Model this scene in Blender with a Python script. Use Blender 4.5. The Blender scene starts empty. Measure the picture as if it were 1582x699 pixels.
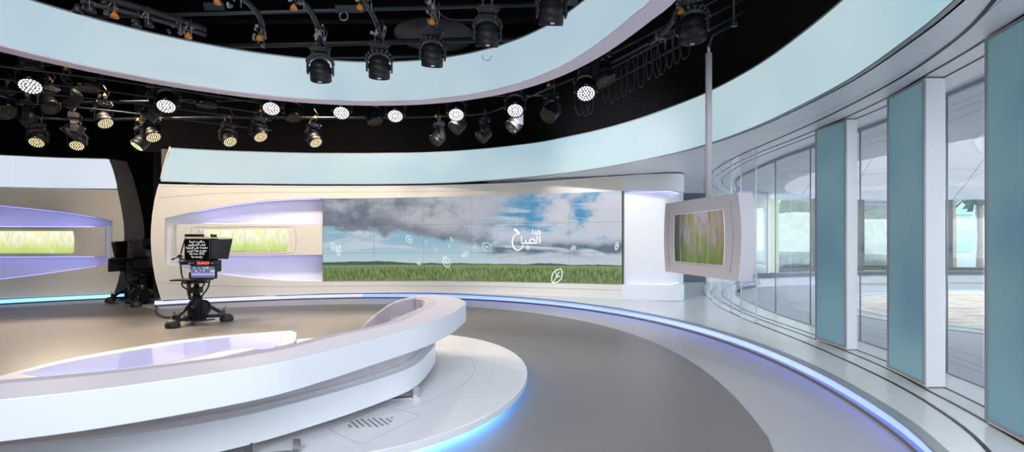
import bpy, bmesh, math, random
import numpy as np
from mathutils import Vector, Matrix
random.seed(7)
F, YH, CX, EYE = 775.0, 371.0, 791.0, 1.5
scn = bpy.context.scene
COL = scn.collection
PI = math.pi
R = math.radians

# ------------------------------------------------------------------ nodes
def new_mat(name):
    m = bpy.data.materials.new(name); m.use_nodes = True
    m.node_tree.nodes.clear()
    return m, m.node_tree

def out(nt, sh):
    o = nt.nodes.new('ShaderNodeOutputMaterial'); nt.links.new(sh, o.inputs[0])

def bsdf(nt, col=None, rough=.5, metal=0., emis=None, estr=0., coat=0., spec=.5):
    b = nt.nodes.new('ShaderNodeBsdfPrincipled')
    def setv(k, v):
        if isinstance(v, bpy.types.NodeSocket): nt.links.new(v, b.inputs[k])
        elif isinstance(v, (tuple, list)): b.inputs[k].default_value = (*v[:3], 1)
        elif v is not None: b.inputs[k].default_value = v
    setv('Base Color', col); setv('Roughness', rough); setv('Metallic', metal)
    setv('Specular IOR Level', spec); setv('Coat Weight', coat)
    if emis is not None: setv('Emission Color', emis); setv('Emission Strength', estr)
    return b

class G:
    """tiny helper that wires math nodes"""
    def __init__(s, nt): s.nt = nt
    def _in(s, n, i, v):
        if isinstance(v, bpy.types.NodeSocket): s.nt.links.new(v, n.inputs[i])
        else: n.inputs[i].default_value = v
    def m(s, op, a, b=0., c=0.):
        n = s.nt.nodes.new('ShaderNodeMath'); n.operation = op
        s._in(n, 0, a); s._in(n, 1, b); s._in(n, 2, c); return n.outputs[0]
    def add(s, a, b): return s.m('ADD', a, b)
    def sub(s, a, b): return s.m('SUBTRACT', a, b)
    def mul(s, a, b): return s.m('MULTIPLY', a, b)
    def mx(s, a, b): return s.m('MAXIMUM', a, b)
    def mn(s, a, b): return s.m('MINIMUM', a, b)
    def sm(s, x, a, b, lo=0., hi=1.):
        n = s.nt.nodes.new('ShaderNodeMapRange'); n.interpolation_type = 'SMOOTHSTEP'
        s._in(n, 0, x); n.inputs[1].default_value = a; n.inputs[2].default_value = b
        n.inputs[3].default_value = lo; n.inputs[4].default_value = hi; return n.outputs[0]
    def gauss(s, x, c, w):      # bump around c
        d = s.m('DIVIDE', s.sub(x, c), w); return s.m('EXPONENT', s.mul(s.mul(d, d), -1.))
    def noise(s, vec, sc, det=4., rough=.55, dist=0.):
        n = s.nt.nodes.new('ShaderNodeTexNoise'); s.nt.links.new(vec, n.inputs['Vector'])
        n.inputs['Scale'].default_value = sc; n.inputs['Detail'].default_value = det
        n.inputs['Roughness'].default_value = rough; n.inputs['Distortion'].default_value = dist
        return n.outputs[0]
    def mapv(s, vec, loc=(0,0,0), sc=(1,1,1), rot=(0,0,0)):
        n = s.nt.nodes.new('ShaderNodeMapping'); s.nt.links.new(vec, n.inputs[0])
        n.inputs[1].default_value = loc; n.inputs[2].default_value = rot; n.inputs[3].default_value = sc
        return n.outputs[0]
    def uv(s):
        n = s.nt.nodes.new('ShaderNodeTexCoord'); return n.outputs['UV']
    def obj(s):
        n = s.nt.nodes.new('ShaderNodeTexCoord'); return n.outputs['Object']
    def sep(s, v):
        n = s.nt.nodes.new('ShaderNodeSeparateXYZ'); s.nt.links.new(v, n.inputs[0]); return n.outputs
    def mix(s, f, a, b):
        n = s.nt.nodes.new('ShaderNodeMix'); n.data_type = 'RGBA'
        s._in(n, 0, f)
        for i, v in ((6, a), (7, b)):
            if isinstance(v, bpy.types.NodeSocket): s.nt.links.new(v, n.inputs[i])
            else: n.inputs[i].default_value = (*v, 1)
        return n.outputs[2]

def lin(r, g, b):
    f = lambda c: (c/255/12.92) if c/255 <= .04045 else ((c/255+.055)/1.055)**2.4
    return (f(r), f(g), f(b))

def plain(name, col, rough=.5, metal=0., var=.04, bump=0., spec=.5, coat=0., vs=3.):
    m, nt = new_mat(name); g = G(nt)
    n = g.noise(g.obj(), vs, 3)
    c = g.mix(n, tuple(x*(1-var) for x in col), tuple(min(1, x*(1+var)) for x in col))
    b = bsdf(nt, c, rough, metal, spec=spec, coat=coat)
    if bump:
        bn = nt.nodes.new('ShaderNodeBump'); bn.inputs['Strength'].default_value = bump
        bn.inputs['Distance'].default_value = .01
        nt.links.new(g.noise(g.obj(), 60, 3), bn.inputs['Height']); nt.links.new(bn.outputs[0], b.inputs['Normal'])
    out(nt, b.outputs[0]); return m

def glow(name, col, strength, base=(.6, .6, .6), rough=.4, var=0., vs=.6, col2=None, cut=(.35, .65)):
    m, nt = new_mat(name); g = G(nt)
    c = col
    if var or col2:
        c2 = col2 or tuple(x*(1-var) for x in col)
        c = g.mix(g.sm(g.noise(g.obj(), vs, 1.5), *cut), col, c2)
    b = bsdf(nt, base, rough, emis=c, estr=strength)
    out(nt, b.outputs[0]); return m

def glass(name, tint=(.93, .97, .97), refl=.12, power=1.):
    m, nt = new_mat(name)
    t = nt.nodes.new('ShaderNodeBsdfTransparent'); t.inputs[0].default_value = (*tint, 1)
    gl = nt.nodes.new('ShaderNodeBsdfGlossy'); gl.inputs['Roughness'].default_value = .02
    fr = nt.nodes.new('ShaderNodeLayerWeight'); fr.inputs[0].default_value = .35
    g = G(nt); f = g.mn(g.add(g.mul(fr.outputs['Fresnel'], power*.12), refl*.2), .6)
    mx = nt.nodes.new('ShaderNodeMixShader')
    nt.links.new(f, mx.inputs[0]); nt.links.new(t.outputs[0], mx.inputs[1]); nt.links.new(gl.outputs[0], mx.inputs[2])
    out(nt, mx.outputs[0]); return m

M = {}
M['wall'] = plain('set_wall_paint', lin(236, 229, 218), .45, var=.015)
M['wall_white'] = plain('white_paint', lin(238, 238, 240), .4, var=.012)
M['white_gloss'] = plain('white_lacquer', lin(232, 235, 240), .28, var=.01)
M['deck'] = plain('deck_resin', lin(222, 222, 227), .3, var=.015)
M['plinth'] = plain('white_floor_resin', lin(212, 216, 220), .22, var=.03, vs=1.2)
M['soffit'] = plain('white_soffit', lin(226, 228, 232), .35, var=.02)
M['floor_light'] = plain('pale_grey_vinyl', lin(166, 168, 175), .42, var=.05, vs=1.)
M['floor_dark'] = plain('dark_grey_vinyl', lin(113, 110, 111), .4, var=.06, vs=1.4)
M['black'] = plain('black_masking', (.0035, .0035, .0042), .9, spec=.15)
M['black_metal'] = plain('black_metal', (.012, .012, .014), .42, var=.2, spec=.5)
M['fixture'] = plain('fixture_black_plastic', (.0085, .008, .0105), .5, var=.1)
M['grill'] = plain('fixture_grill', (.002, .002, .002), .8)
M['steel'] = plain('brushed_steel', (.55, .56, .58), .3, 1.)
M['dim_steel'] = plain('grey_pipe_steel', (.045, .055, .065), .4, .7)
M['grey_frame'] = plain('anodised_grey', lin(150, 155, 162), .4, .3)
M['dark_line'] = plain('dark_slot', (.03, .03, .035), .5)
M['dark_side'] = plain('dark_grey_panel', lin(92, 90, 90), .7)
M['top_cap'] = plain('lavender_grey_top', lin(204, 199, 212), .45, var=.01)
M['fabric'] = plain('grey_suede', lin(190, 182, 194), .9, var=.1, bump=.3, vs=9.)
M['fabric_dark'] = plain('grey_suede_shell', lin(208, 203, 206), .9, var=.12, bump=.3, vs=9.)
M['orange'] = plain('orange_rubber', lin(200, 125, 40), .5)
M['blue_plug'] = plain('blue_connector', (.03, .05, .5), .4)
M['rubber'] = plain('black_rubber', (.02, .02, .02), .6)
M['label'] = plain('white_tag', (.7, .7, .7), .5)
M['screen_off'] = plain('black_glass', (.01, .01, .012), .12, coat=.5)
M['monitor_body'] = plain('monitor_housing', lin(205, 200, 208), .45, var=.01)
M['seam'] = plain('hairline_seam', lin(150, 150, 155), .6)
M['glass'] = glass('window_glass', (.93, .965, .96), .16, .9)
M['acrylic'] = glass('clear_acrylic', (.93, .95, .965), .10, 1.1)
M['edge'] = plain('polished_acrylic_edge', lin(235, 240, 245), .15, spec=.8)
M['header'] = glow('backlit_fabric', lin(196, 220, 227), .84, base=(.10, .11, .11), col2=lin(170, 208, 222), vs=.35)
M['header_left'] = glow('backlit_fabric_cool', lin(214, 223, 238), .98, base=(.08, .08, .08), col2=lin(203, 218, 236), vs=.5)
M['ring_under'] = plain('lilac_white_underside', lin(246, 234, 250), .5, var=.01)
M['ring_face'] = glow('backlit_ring_fabric', lin(196, 218, 226), .82, base=(.15, .16, .17), col2=lin(176, 206, 222), vs=.3)
M['led_blue'] = glow('led_strip_blue', (.06, .13, 1.), 2.5, col2=(.08, .16, 1.), vs=.8)
M['led_pale'] = glow('led_strip_pale', (.48, .52, 1.), 1.1, col2=(.58, .60, 1.), vs=.8)
M['led_cyan'] = glow('led_strip_cyan', (.2, .62, 1.), 1.3, col2=(.25, .6, 1.), vs=.8)
M['led_under'] = glow('under_platform_led', (.15, .42, 1.), 60.)
M['glow_violet'] = glow('niche_led_violet', (.28, .28, 1.), 2.5)
M['glow_white'] = glow('recess_led_white', (1., 1., 1.), 9.)
M['lamp_white'] = glow('lit_lens_white', (.98, .95, 1.), 4.5)
M['lamp_warm'] = glow('lit_lens_warm', (1., .78, .42), 1.5)
M['lens_off'] = plain('unlit_lens', (.12, .09, .05), .2)
M['strip_white'] = plain('polished_trim', lin(245, 245, 248), .2)
M['paving'] = plain('outdoor_grey_paving', lin(172, 175, 186), .7, var=.08, vs=.8)
M['concrete'] = plain('pale_concrete', lin(205, 206, 210), .7, var=.05)
M['channel'] = plain('grey_channel_stone', lin(170, 182, 190), .6)
M['curb'] = plain('dark_stone', lin(95, 100, 115), .7, var=.08)
M['bld'] = plain('pale_building', lin(178, 187, 190), .8)
M['shade'] = plain('sunshade_blades', lin(120, 132, 138), .6)
M['bld_glass'] = plain('building_glazing', lin(150, 178, 190), .15)
M['yellow_panel'] = plain('pale_yellow_wall', lin(226, 230, 205), .7)
M['trunk'] = plain('palm_trunk', lin(150, 135, 118), .9, var=.2)
M['leaf'] = plain('leaf_green', lin(84, 98, 78), .8, var=.3, vs=5.)

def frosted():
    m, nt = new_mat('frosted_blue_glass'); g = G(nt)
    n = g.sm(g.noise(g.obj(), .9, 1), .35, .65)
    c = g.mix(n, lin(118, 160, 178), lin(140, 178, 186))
    b = bsdf(nt, c, .32, emis=c, estr=.34, coat=.15)  # self-emission added to brighten the pane, no lamp behind it
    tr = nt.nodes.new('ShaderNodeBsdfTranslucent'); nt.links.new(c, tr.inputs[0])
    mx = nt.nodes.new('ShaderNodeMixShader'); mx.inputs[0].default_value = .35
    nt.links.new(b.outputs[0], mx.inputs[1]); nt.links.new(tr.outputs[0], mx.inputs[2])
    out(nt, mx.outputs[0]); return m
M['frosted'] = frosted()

def sand():
    m, nt = new_mat('raked_sand'); g = G(nt)
    n = g.noise(g.mapv(g.obj(), sc=(1., 3.5, 1), rot=(0, 0, .5)), 1.4, 6, .65, 1.2)
    c = g.mix(g.sm(n, .35, .65), lin(186, 170, 158), lin(236, 224, 214))
    b = bsdf(nt, c, .9)
    bn = nt.nodes.new('ShaderNodeBump'); bn.inputs['Strength'].default_value = .7; bn.inputs['Distance'].default_value = .05
    nt.links.new(n, bn.inputs['Height']); nt.links.new(bn.outputs[0], b.inputs['Normal'])
    out(nt, b.outputs[0]); return m
M['sand'] = sand()
M['soffit_out'] = plain('outdoor_soffit', lin(214, 216, 222), .7)

def canopy():
    m, nt = new_mat('white_canopy_panels'); g = G(nt)
    v = g.mapv(g.obj(), rot=(0, 0, .62), sc=(.62, .3, 1))
    x = g.sep(v)
    def line(s_, w):
        fr = g.m('FRACT', s_); d = g.m('ABSOLUTE', g.sub(fr, .5)); return g.sm(d, .5-w, .5)
    l = g.mx(line(x[0], .018), line(x[1], .009))
    c = g.mix(l, lin(236, 234, 234), lin(170, 168, 168))
    out(nt, bsdf(nt, c, .7).outputs[0]); return m
M['canopy'] = canopy()

def grass_screen(name, dark_left=True, warm=.0, strength=1.):
    m, nt = new_mat(name); g = G(nt)
    uv = g.uv(); s = g.sep(uv); u, v = s[0], s[1]
    sh = g.mapv(uv, rot=(0, 0, .08), sc=(9, .9 if not warm else .3, 1))
    n1 = g.noise(sh, 1.3, 3, .6, .5)
    n2 = g.noise(g.mapv(uv, loc=(3, 1, 0), rot=(0, 0, -.1), sc=(26, 1.6, 1)), 1.2, 2)
    n3 = g.noise(g.mapv(uv, sc=(3, 1.2, 1)), 1.2, 1)
    if warm:
        c = g.mix(g.sm(n3, .35, .65), lin(150, 150, 90), lin(196, 176, 204))
        c = g.mix(g.sm(v, 0., .75, 1., 0.), c, lin(112, 138, 50))
        c = g.mix(g.mul(g.sm(n1, .5, .7), .7), c, lin(208, 200, 170))
        c = g.mix(g.mul(g.sm(n2, .5, .68), .6), c, lin(95, 100, 45))
        c = g.mix(g.mul(g.sm(g.add(u, g.mul(g.sub(n1, .5), .5)), .05, .3, 1., 0.), .9), c, lin(26, 44, 18))
        c = g.mix(g.mul(g.sm(u, .75, 1.), .6), c, lin(140, 122, 40))
    else:
        c = g.mix(g.sm(n3, .3, .7), lin(244, 246, 190), lin(255, 252, 236))
        c = g.mix(g.sm(g.add(v, g.mul(g.sub(n1, .5), 1.2)), .0, .8, 1., 0.), c, lin(196, 218, 118))
        c = g.mix(g.mul(g.sm(n1, .54, .72), .7), c, lin(172, 190, 100))
        c = g.mix(g.mul(g.sm(n2, .56, .72), .5), c, lin(250, 255, 235))
        if dark_left:
            c = g.mix(g.mul(g.mul(g.sm(g.add(u, g.mul(g.sub(n2, .5), .5)), .0, .34, 1., 0.), g.sm(n2, .38, .6)), .9), c, lin(38, 64, 22))
    b = bsdf(nt, (.02, .02, .02), .25, emis=c, estr=strength)
    out(nt, b.outputs[0]); return m
M['grass_a'] = grass_screen('display_bright_grass')
M['grass_b'] = grass_screen('display_pale_grass', False)
M['grass_c'] = grass_screen('display_evening_grass', warm=1, strength=.62)

def landscape():
    m, nt = new_mat('video_landscape'); g = G(nt)
    uv = g.uv(); s = g.sep(uv); u, v = s[0], s[1]
    A = 3.55
    p = g.mapv(uv, sc=(A, 1, 1))
    big = g.noise(p, 1.6, 9, .6, .3)
    puff = g.noise(g.mapv(p, loc=(4, 2, 0), sc=(1, 1.3, 1)), 2.6, 10, .62, .2)
    streak = g.noise(g.mapv(p, loc=(1, 7, 0), rot=(0, 0, -.10), sc=(.7, 4.5, 1)), 1.6, 8, .6, .5)
    b5 = g.sub(big, .5); q5 = g.sub(puff, .5)
    sky = g.mix(g.sm(v, .2, .55), lin(190, 218, 226), lin(150, 190, 212))
    sky = g.mix(g.mul(g.sm(u, .3, .62), g.sm(v, .35, .7)), sky, lin(74, 154, 198))
    # thin streaks low on the left
    sky = g.mix(g.mul(g.mul(g.sm(streak, .48, .62), g.sm(v, .3, .42)), .75), sky, lin(216, 222, 232))
    # right bright veil of cloud
    wr = g.mul(g.sm(g.add(u, g.mul(q5, .6)), .66, .86), g.sm(g.add(puff, g.mul(big, .3)), .50, .70))
    c = g.mix(wr, sky, lin(212, 214, 226))
    c = g.mix(g.mul(g.mul(g.sm(u, .4, .55), g.sm(v, .78, .50)), g.sm(g.add(puff, .03), .42, .56)), c, lin(204, 212, 226))
    # dark cloud bank, upper left, lower edge sloping down to the right
    edge = g.add(g.sub(v, g.add(.66, g.mul(u, -.48))), g.mul(b5, .55))
    right = g.sm(g.add(u, g.add(g.mul(q5, .35), g.mul(g.sub(v, .5), -.22))), .44, .62, 1., 0.)
    bank = g.mul(g.sm(edge, -.03, .05), right)
    shade = g.sm(g.add(g.add(puff, g.mul(u, .45)), g.mul(g.sub(v, .5), .1)), .42, .78)
    cb = g.mix(shade, lin(92, 106, 128), lin(188, 192, 202))
    cb = g.mix(g.mul(g.sm(edge, .22, .04), .75), cb, lin(118, 124, 138))
    c = g.mix(bank, c, cb)
    # dark band, right half
    band = g.mul(g.mul(g.gauss(g.add(v, g.mul(b5, .22)), .385, .07), g.sm(u, .5, .62)), g.sm(streak, .36, .52))
    c = g.mix(g.mn(g.mul(band, 1.3), 1.), c, lin(100, 122, 140))
    # hills and horizon haze
    c = g.mix(g.sm(v, .20, .27, .7, 0.), c, lin(196, 214, 216))
    hl = g.noise(g.mapv(p, sc=(1, .01, 1)), 2.2, 5)
    top = g.add(g.add(.205, g.mul(g.sub(hl, .5), .07)), g.add(g.mul(g.gauss(u, .1, .2), .03), g.mul(g.gauss(u, .78, .05), .012)))
    c = g.mix(g.sm(g.sub(v, top), -.004, .004, 1., 0.), c, lin(70, 92, 92))
    # grass
    gr = g.noise(g.mapv(p, rot=(0, 0, .35), sc=(5, 1.6, 1)), 9., 5, .7, .4)
    gr2 = g.noise(p, 4., 3)
    cg = g.mix(g.sm(gr, .34, .66), lin(66, 88, 40), lin(142, 164, 96))
    cg = g.mix(g.mul(g.sm(gr2, .4, .7), .35), cg, lin(88, 116, 56))
    cg = g.mix(g.sm(v, .13, .192, 0., .75), cg, lin(140, 162, 104))
    hz = g.add(.192, g.mul(g.sub(hl, .5), .01))
    c = g.mix(g.sm(g.sub(v, hz), -.003, .003, 1., 0.), c, cg)
    b = bsdf(nt, (.02, .02, .02), .3, emis=c, estr=.84, spec=.3)
    out(nt, b.outputs[0]); return m
M['landscape'] = landscape()

def studio_image():
    m, nt = new_mat('monitor_studio_picture'); g = G(nt)
    uv = g.uv(); s = g.sep(uv)
    n = g.noise(g.mapv(uv, sc=(5, 1.5, 1)), 2., 3)
    c = g.mix(g.sm(s[1], .35, .6), lin(110, 104, 170), lin(110, 120, 150))
    c = g.mix(g.mul(g.sm(n, .5, .62), g.sm(s[1], .3, .5)), c, lin(215, 225, 245))
    c = g.mix(g.gauss(s[1], .28, .1), c, lin(200, 200, 240))
    c = g.mix(g.sm(s[1], .85, .9), c, lin(40, 45, 60))
    out(nt, bsdf(nt, (.02,)*3, .3, emis=c, estr=.8).outputs[0]); return m
M['studio_pic'] = studio_image()
M['text_white'] = glow('prompter_text_white', (.9, .9, .9), .9)
M['text_red'] = glow('clock_red', (1., .02, .03), 1.6)
M['table_glass'] = glow('lit_glass_top', lin(186, 184, 240), .55, base=(.45, .45, .6), rough=.06, col2=lin(206, 200, 244), vs=.8)
M['graphic_white'] = glow('screen_graphic_white', lin(236, 242, 248), .85)

# ------------------------------------------------------------------ meshes
def link(o, parent=None):
    COL.objects.link(o)
    if parent is not None: o.parent = parent
    return o

def tag(o, label=None, cat=None, group=None, kind=None):
    if label: o['label'] = label
    if cat: o['category'] = cat
    if group: o['group'] = group
    if kind: o['kind'] = kind
    return o

def empty(name, loc=(0, 0, 0), rz=0., label=None, cat=None, group=None):
    o = bpy.data.objects.new(name, None); link(o)
    o.location = loc; o.rotation_euler = (0, 0, rz); o.empty_display_size = .1
    return tag(o, label, cat, group)

class MB:
    def __init__(s): s.v = []; s.f = []; s.uv = {}; s.sm = []
    def add(s, vs, fs, smooth=False, uvs=None):
        b = len(s.v); s.v += [tuple(p) for p in vs]
        for f in fs:
            s.f.append([i+b for i in f]); s.sm.append(smooth)
        if uvs:
            for i, u in enumerate(uvs): s.uv[b+i] = u
        return s
    def box(s, c, d, rot=None):
        M_ = rot or Matrix.Identity(3)
        vs = []
        for x in (-.5, .5):
            for y in (-.5, .5):
                for z in (-.5, .5):
                    vs.append(Vector(c) + M_ @ Vector((x*d[0], y*d[1], z*d[2])))
        return s.add(vs, [(0,1,3,2),(4,6,7,5),(0,4,5,1),(2,3,7,6),(0,2,6,4),(1,5,7,3)])
    def tube(s, pts, r, n=8, caps=True, closed=False):
        pts = [Vector(p) for p in pts]; k = len(pts)
        rr = r if isinstance(r, (list, tuple)) else [r]*k
        vs = []; up = None
        for i, p in enumerate(pts):
            if closed: t = pts[(i+1) % k] - pts[i-1]
            else: t = pts[min(i+1, k-1)] - pts[max(i-1, 0)]
            t.normalize()
            if up is None:
                up = Vector((0, 0, 1)) if abs(t.z) < .9 else Vector((1, 0, 0))
            a = t.cross(up)
            if a.length < 1e-4: a = t.orthogonal()
            a.normalize(); b = a.cross(t).normalized(); up = b
            for j in range(n):
                q = 2*PI*j/n
                vs.append(p + a*math.cos(q)*rr[i] + b*math.sin(q)*rr[i])
        fs = []
        for i in range(k if closed else k-1):
            i2 = (i+1) % k
            for j in range(n):
                j2 = (j+1) % n
                fs.append((i*n+j, i*n+j2, i2*n+j2, i2*n+j))
        s.add(vs, fs, True)
        if caps and not closed:
            b = len(s.v) - len(vs)
            s.f.append([b+j for j in range(n)]); s.sm.append(False)
            s.f.append([b+(k-1)*n+j for j in reversed(range(n))]); s.sm.append(False)
        return s
    def lathe(s, prof, n=24, mat=None, smooth=True):
        M_ = mat or Matrix.Identity(4); vs = []; k = len(prof)
        for r, z in prof:
            for j in range(n):
                q = 2*PI*j/n; vs.append(M_ @ Vector((r*math.cos(q), r*math.sin(q), z)))
        fs = [(i*n+j, i*n+(j+1) % n, (i+1)*n+(j+1) % n, (i+1)*n+j) for i in range(k-1) for j in range(n)]
        return s.add(vs, fs, smooth)
    def prism(s, poly, z0, z1):
        n = len(poly)
        vs = [(x, y, z0) for x, y in poly] + [(x, y, z1) for x, y in poly]
        fs = [tuple(range(n))[::-1], tuple(range(n, 2*n))] + [(i, (i+1) % n, n+(i+1) % n, n+i) for i in range(n)]
        return s.add(vs, fs)
    def build(s, name, mat, parent=None, bevel=0., tri=False):
        me = bpy.data.meshes.new(name); me.from_pydata(s.v, [], s.f)
        me.polygons.foreach_set('use_smooth', s.sm)
        if s.uv:
            ul = me.uv_layers.new(name='UVMap')
            for l in me.loops:
                ul.data[l.index].uv = s.uv.get(l.vertex_index, (0, 0))
        bm = bmesh.new(); bm.from_mesh(me)
        bmesh.ops.recalc_face_normals(bm, faces=bm.faces)
        if tri: bmesh.ops.triangulate(bm, faces=[f for f in bm.faces if len(f.verts) > 4])
        bm.to_mesh(me); bm.free()
        me.materials.append(M[mat])
        o = bpy.data.objects.new(name, me); link(o, parent)
        if bevel:
            b = o.modifiers.new('bevel', 'BEVEL'); b.width = bevel; b.segments = 2; b.limit_method = 'ANGLE'; b.angle_limit = R(40)
        return o

def copy_tree(o, parent=None):
    c = o.copy(); link(c)
    if parent is not None: c.parent = parent
    for ch in list(o.children): copy_tree(ch, c)
    return c

# ------------------------------------------------------------------ plan paths
def at(x, y, z):        # photo measurement -> plan point at height z
    D = F*(EYE-z)/(y-YH); return ((x-CX)/F*D, D)

def crom(pts, step=.12, closed=False):
    P = [Vector((p[0], p[1], 0)) for p in pts]; n = len(P); o = []
    rng = range(n if closed else n-1)
    for i in rng:
        if closed: a, b, c, d = P[i-1], P[i], P[(i+1) % n], P[(i+2) % n]
        else:
            b, c = P[i], P[i+1]
            a = P[i-1] if i else b*2-c
            d = P[i+2] if i+2 < n else c*2-b
        k = max(1, int((c-b).length/step))
        for j in range(k):
            t = j/k
            o.append(.5*((2*b)+(c-a)*t+(2*a-5*b+4*c-d)*t*t+(3*b-a-3*c+d)*t**3))
    if not closed: o.append(P[-1])
    return [(p.x, p.y) for p in o]

class Path:
    def __init__(s, pts, step=.12, raw=False):
        s.p = [Vector(q) for q in (pts if raw else crom(pts, step))]
        s.L = [0.]
        for a, b in zip(s.p, s.p[1:]): s.L.append(s.L[-1] + (b-a).length)
        s.len = s.L[-1]
        s.n = []
        for i in range(len(s.p)):
            t = (s.p[min(i+1, len(s.p)-1)] - s.p[max(i-1, 0)]).normalized()
            s.n.append(Vector((t.y, -t.x)))     # right-hand side = studio side
    def _k(s, q):
        i = int(np.searchsorted(s.L, q)) - 1
        i = max(0, min(i, len(s.p)-2)); t = (q - s.L[i])/(s.L[i+1]-s.L[i]); return i, t
    def pt(s, q, d=0.):
        i, t = s._k(q); n = (s.n[i].lerp(s.n[i+1], max(0, min(1, t)))).normalized()
        return s.p[i] + (s.p[i+1]-s.p[i])*t + n*d
    def xyz(s, q, z, d=0.):
        a = s.pt(q, d); return (a.x, a.y, z)
    def hit(s, x, y, d=0.):     # where a sight line from the camera position meets the surface -> (s, z)
        k = (x-CX)/F; best = None
        prev = None
        for i in range(len(s.p)):
            a = s.p[i] + s.n[i]*d; f = a.x - k*a.y
            if prev is not None and prev[0]*f <= 0 and prev[0] != f:
                t = prev[0]/(prev[0]-f); D = prev[1].y + (a.y-prev[1].y)*t
                q = s.L[i-1] + (s.L[i]-s.L[i-1])*t
                if D > 0: best = (q, EYE - (y-YH)*D/F, D)
            prev = (f, a)
        if best is None: raise ValueError('no hit %s %s' % (x, y))
        return best[0], best[1]
    def hits(s, pts, d=0.): return [s.hit(x, y, d) for x, y in pts]
    def sub(s, q0, q1, n, d=0.): return [s.pt(q0+(q1-q0)*i/n, d) for i in range(n+1)]

def interp(pts):
    """function q -> z through (q, z) points"""
    P = sorted(pts); xs = [p[0] for p in P]; ys = [p[1] for p in P]
    return lambda q: float(np.interp(q, xs, ys))

def grid(mb, path, g, nu, nv, d0, d1=None, uv=False, smooth=True):
    """surface patch (closed slab when d1 is given) whose (s, z) come from g(u, v)"""
    vs = []; uvs = []
    ds = (d0,) if d1 is None else (d0, d1)
    for d in ds:
        for j in range(nv+1):
            for i in range(nu+1):
                q, z = g(i/nu, j/nv)
                vs.append(path.xyz(q, z, d)); uvs.append((i/nu, j/nv))
    w = nu+1; N = w*(nv+1); fs = []
    for j in range(nv):
        for i in range(nu):
            fs.append((j*w+i, j*w+i+1, (j+1)*w+i+1, (j+1)*w+i))
            if d1 is not None: fs.append((N+j*w+i, N+(j+1)*w+i, N+(j+1)*w+i+1, N+j*w+i+1))
    mb.add(vs, fs, smooth, uvs if uv else None)
    if d1 is not None:
        b = len(mb.v) - len(vs); rim = []
        rim += [(i, i+1) for i in range(nu)]
        rim += [(nu+j*w, nu+(j+1)*w) for j in range(nv)]
        rim += [(nv*w+i+1, nv*w+i) for i in reversed(range(nu))]
        rim += [((j+1)*w, j*w) for j in reversed(range(nv))]
        # separate vertices keep the rim crisp
        for a, c in rim:
            mb.add([mb.v[b+a], mb.v[b+c], mb.v[b+N+c], mb.v[b+N+a]], [(0, 1, 2, 3)])
    return mb

def rect(q0, q1, lo, hi):
    lo = lo if callable(lo) else (lambda q, z=lo: z); hi = hi if callable(hi) else (lambda q, z=hi: z)
    def g(u, v):
        q = q0+(q1-q0)*u; return q, lo(q)+(hi(q)-lo(q))*v
    return g

def band(path, q0, q1, lo, hi, d0, d1, n=60, nv=1, mb=None):
    return grid(mb or MB(), path, rect(q0, q1, lo, hi), n, nv, d0, d1)

# ring-shaped floor/ceiling surfaces between two plan polylines
def loft(name, A, B, z, mat, parent=None, th=.0, kind=None):
    n = len(A); m = MB()
    vs = [(a[0], a[1], z) for a in A] + [(b[0], b[1], z) for b in B]
    fs = [(i, i+1, n+i+1, n+i) for i in range(n-1)]
    if th:
        vs += [(a[0], a[1], z+th) for a in A] + [(b[0], b[1], z+th) for b in B]
        fs += [(2*n+i, 3*n+i, 3*n+i+1, 2*n+i+1) for i in range(n-1)]
        fs += [(i, 2*n+i, 2*n+i+1, i+1) for i in range(n-1)] + [(n+i, n+i+1, 3*n+i+1, 3*n+i) for i in range(n-1)]
        fs += [(0, n, 3*n, 2*n), (n-1, 3*n-1, 4*n-1, 2*n-1)]
    m.add(vs, fs)
    o = m.build(name, mat, parent)
    if kind: o['kind'] = kind
    return o

def polar_fit(pts, c, deg, th_out):
    P = np.array(pts); th = np.arctan2(P[:, 1]-c[1], P[:, 0]-c[0]); r = np.hypot(P[:, 0]-c[0], P[:, 1]-c[1])
    k = np.polyfit(th, r, deg)
    t = np.array(th_out); rr = np.polyval(k, np.clip(t, th.min(), th.max()))
    return [(c[0]+a*math.cos(b), c[1]+a*math.sin(b)) for a, b in zip(rr, t)]

base_px = [(250.1,473.1),(376.5,467),(495.4,462.5),(619.3,461.2),(712.5,463.7),(777,467),(852.8,473.9),(928.7,483.2),(1000,496.4),(1045.9,508.1),(1131.8,534.5),(1217.7,571.1),(1264,593),(1328,632.6),(1413.8,698.4)]
dark_px = [(353.8,476.1),(467.6,471.8),(594,471.1),(716.3,474.4),(777,478.9),(852.8,487.8),(928.7,502.2),(981.8,520),(1017.3,534.5),(1074.5,564.5),(1131.8,606),(1162.4,640),(1197,699)]
C0 = (-3.5, 6.0)
bp = [at(x, y, 0) for x, y in base_px]; dp = [at(x, y, 0) for x, y in dark_px]
th0 = math.atan2(bp[0][1]-C0[1], bp[0][0]-C0[0]); th1 = math.atan2(bp[-1][1]-C0[1], bp[-1][0]-C0[0])
ths = list(np.linspace(th0+.02, th1-.55, 40))
base_pts = polar_fit(bp, C0, 5, ths)
P_base = Path(base_pts)
thd0 = math.atan2(dp[0][1]-C0[1], dp[0][0]-C0[0]); thd1 = math.atan2(dp[-1][1]-C0[1], dp[-1][0]-C0[0])
dark_pts = polar_fit(dp, C0, 5, list(np.linspace(thd0, thd1-.5, 34)))

ZP, ZS = .14, 3.0      # plinth top, soffit height
WALL = [(-8.25,11.06),(-7.9,11.33),(-7.3,11.76),(-6.4,12.2),(-5,12.62),(-3.5,12.83),(-2,12.8),(-.23,12.6),(.975,12.2),(2,11.8),(3.04,11.32),(3.42,11.14)]
P_wall = Path(WALL)
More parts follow.
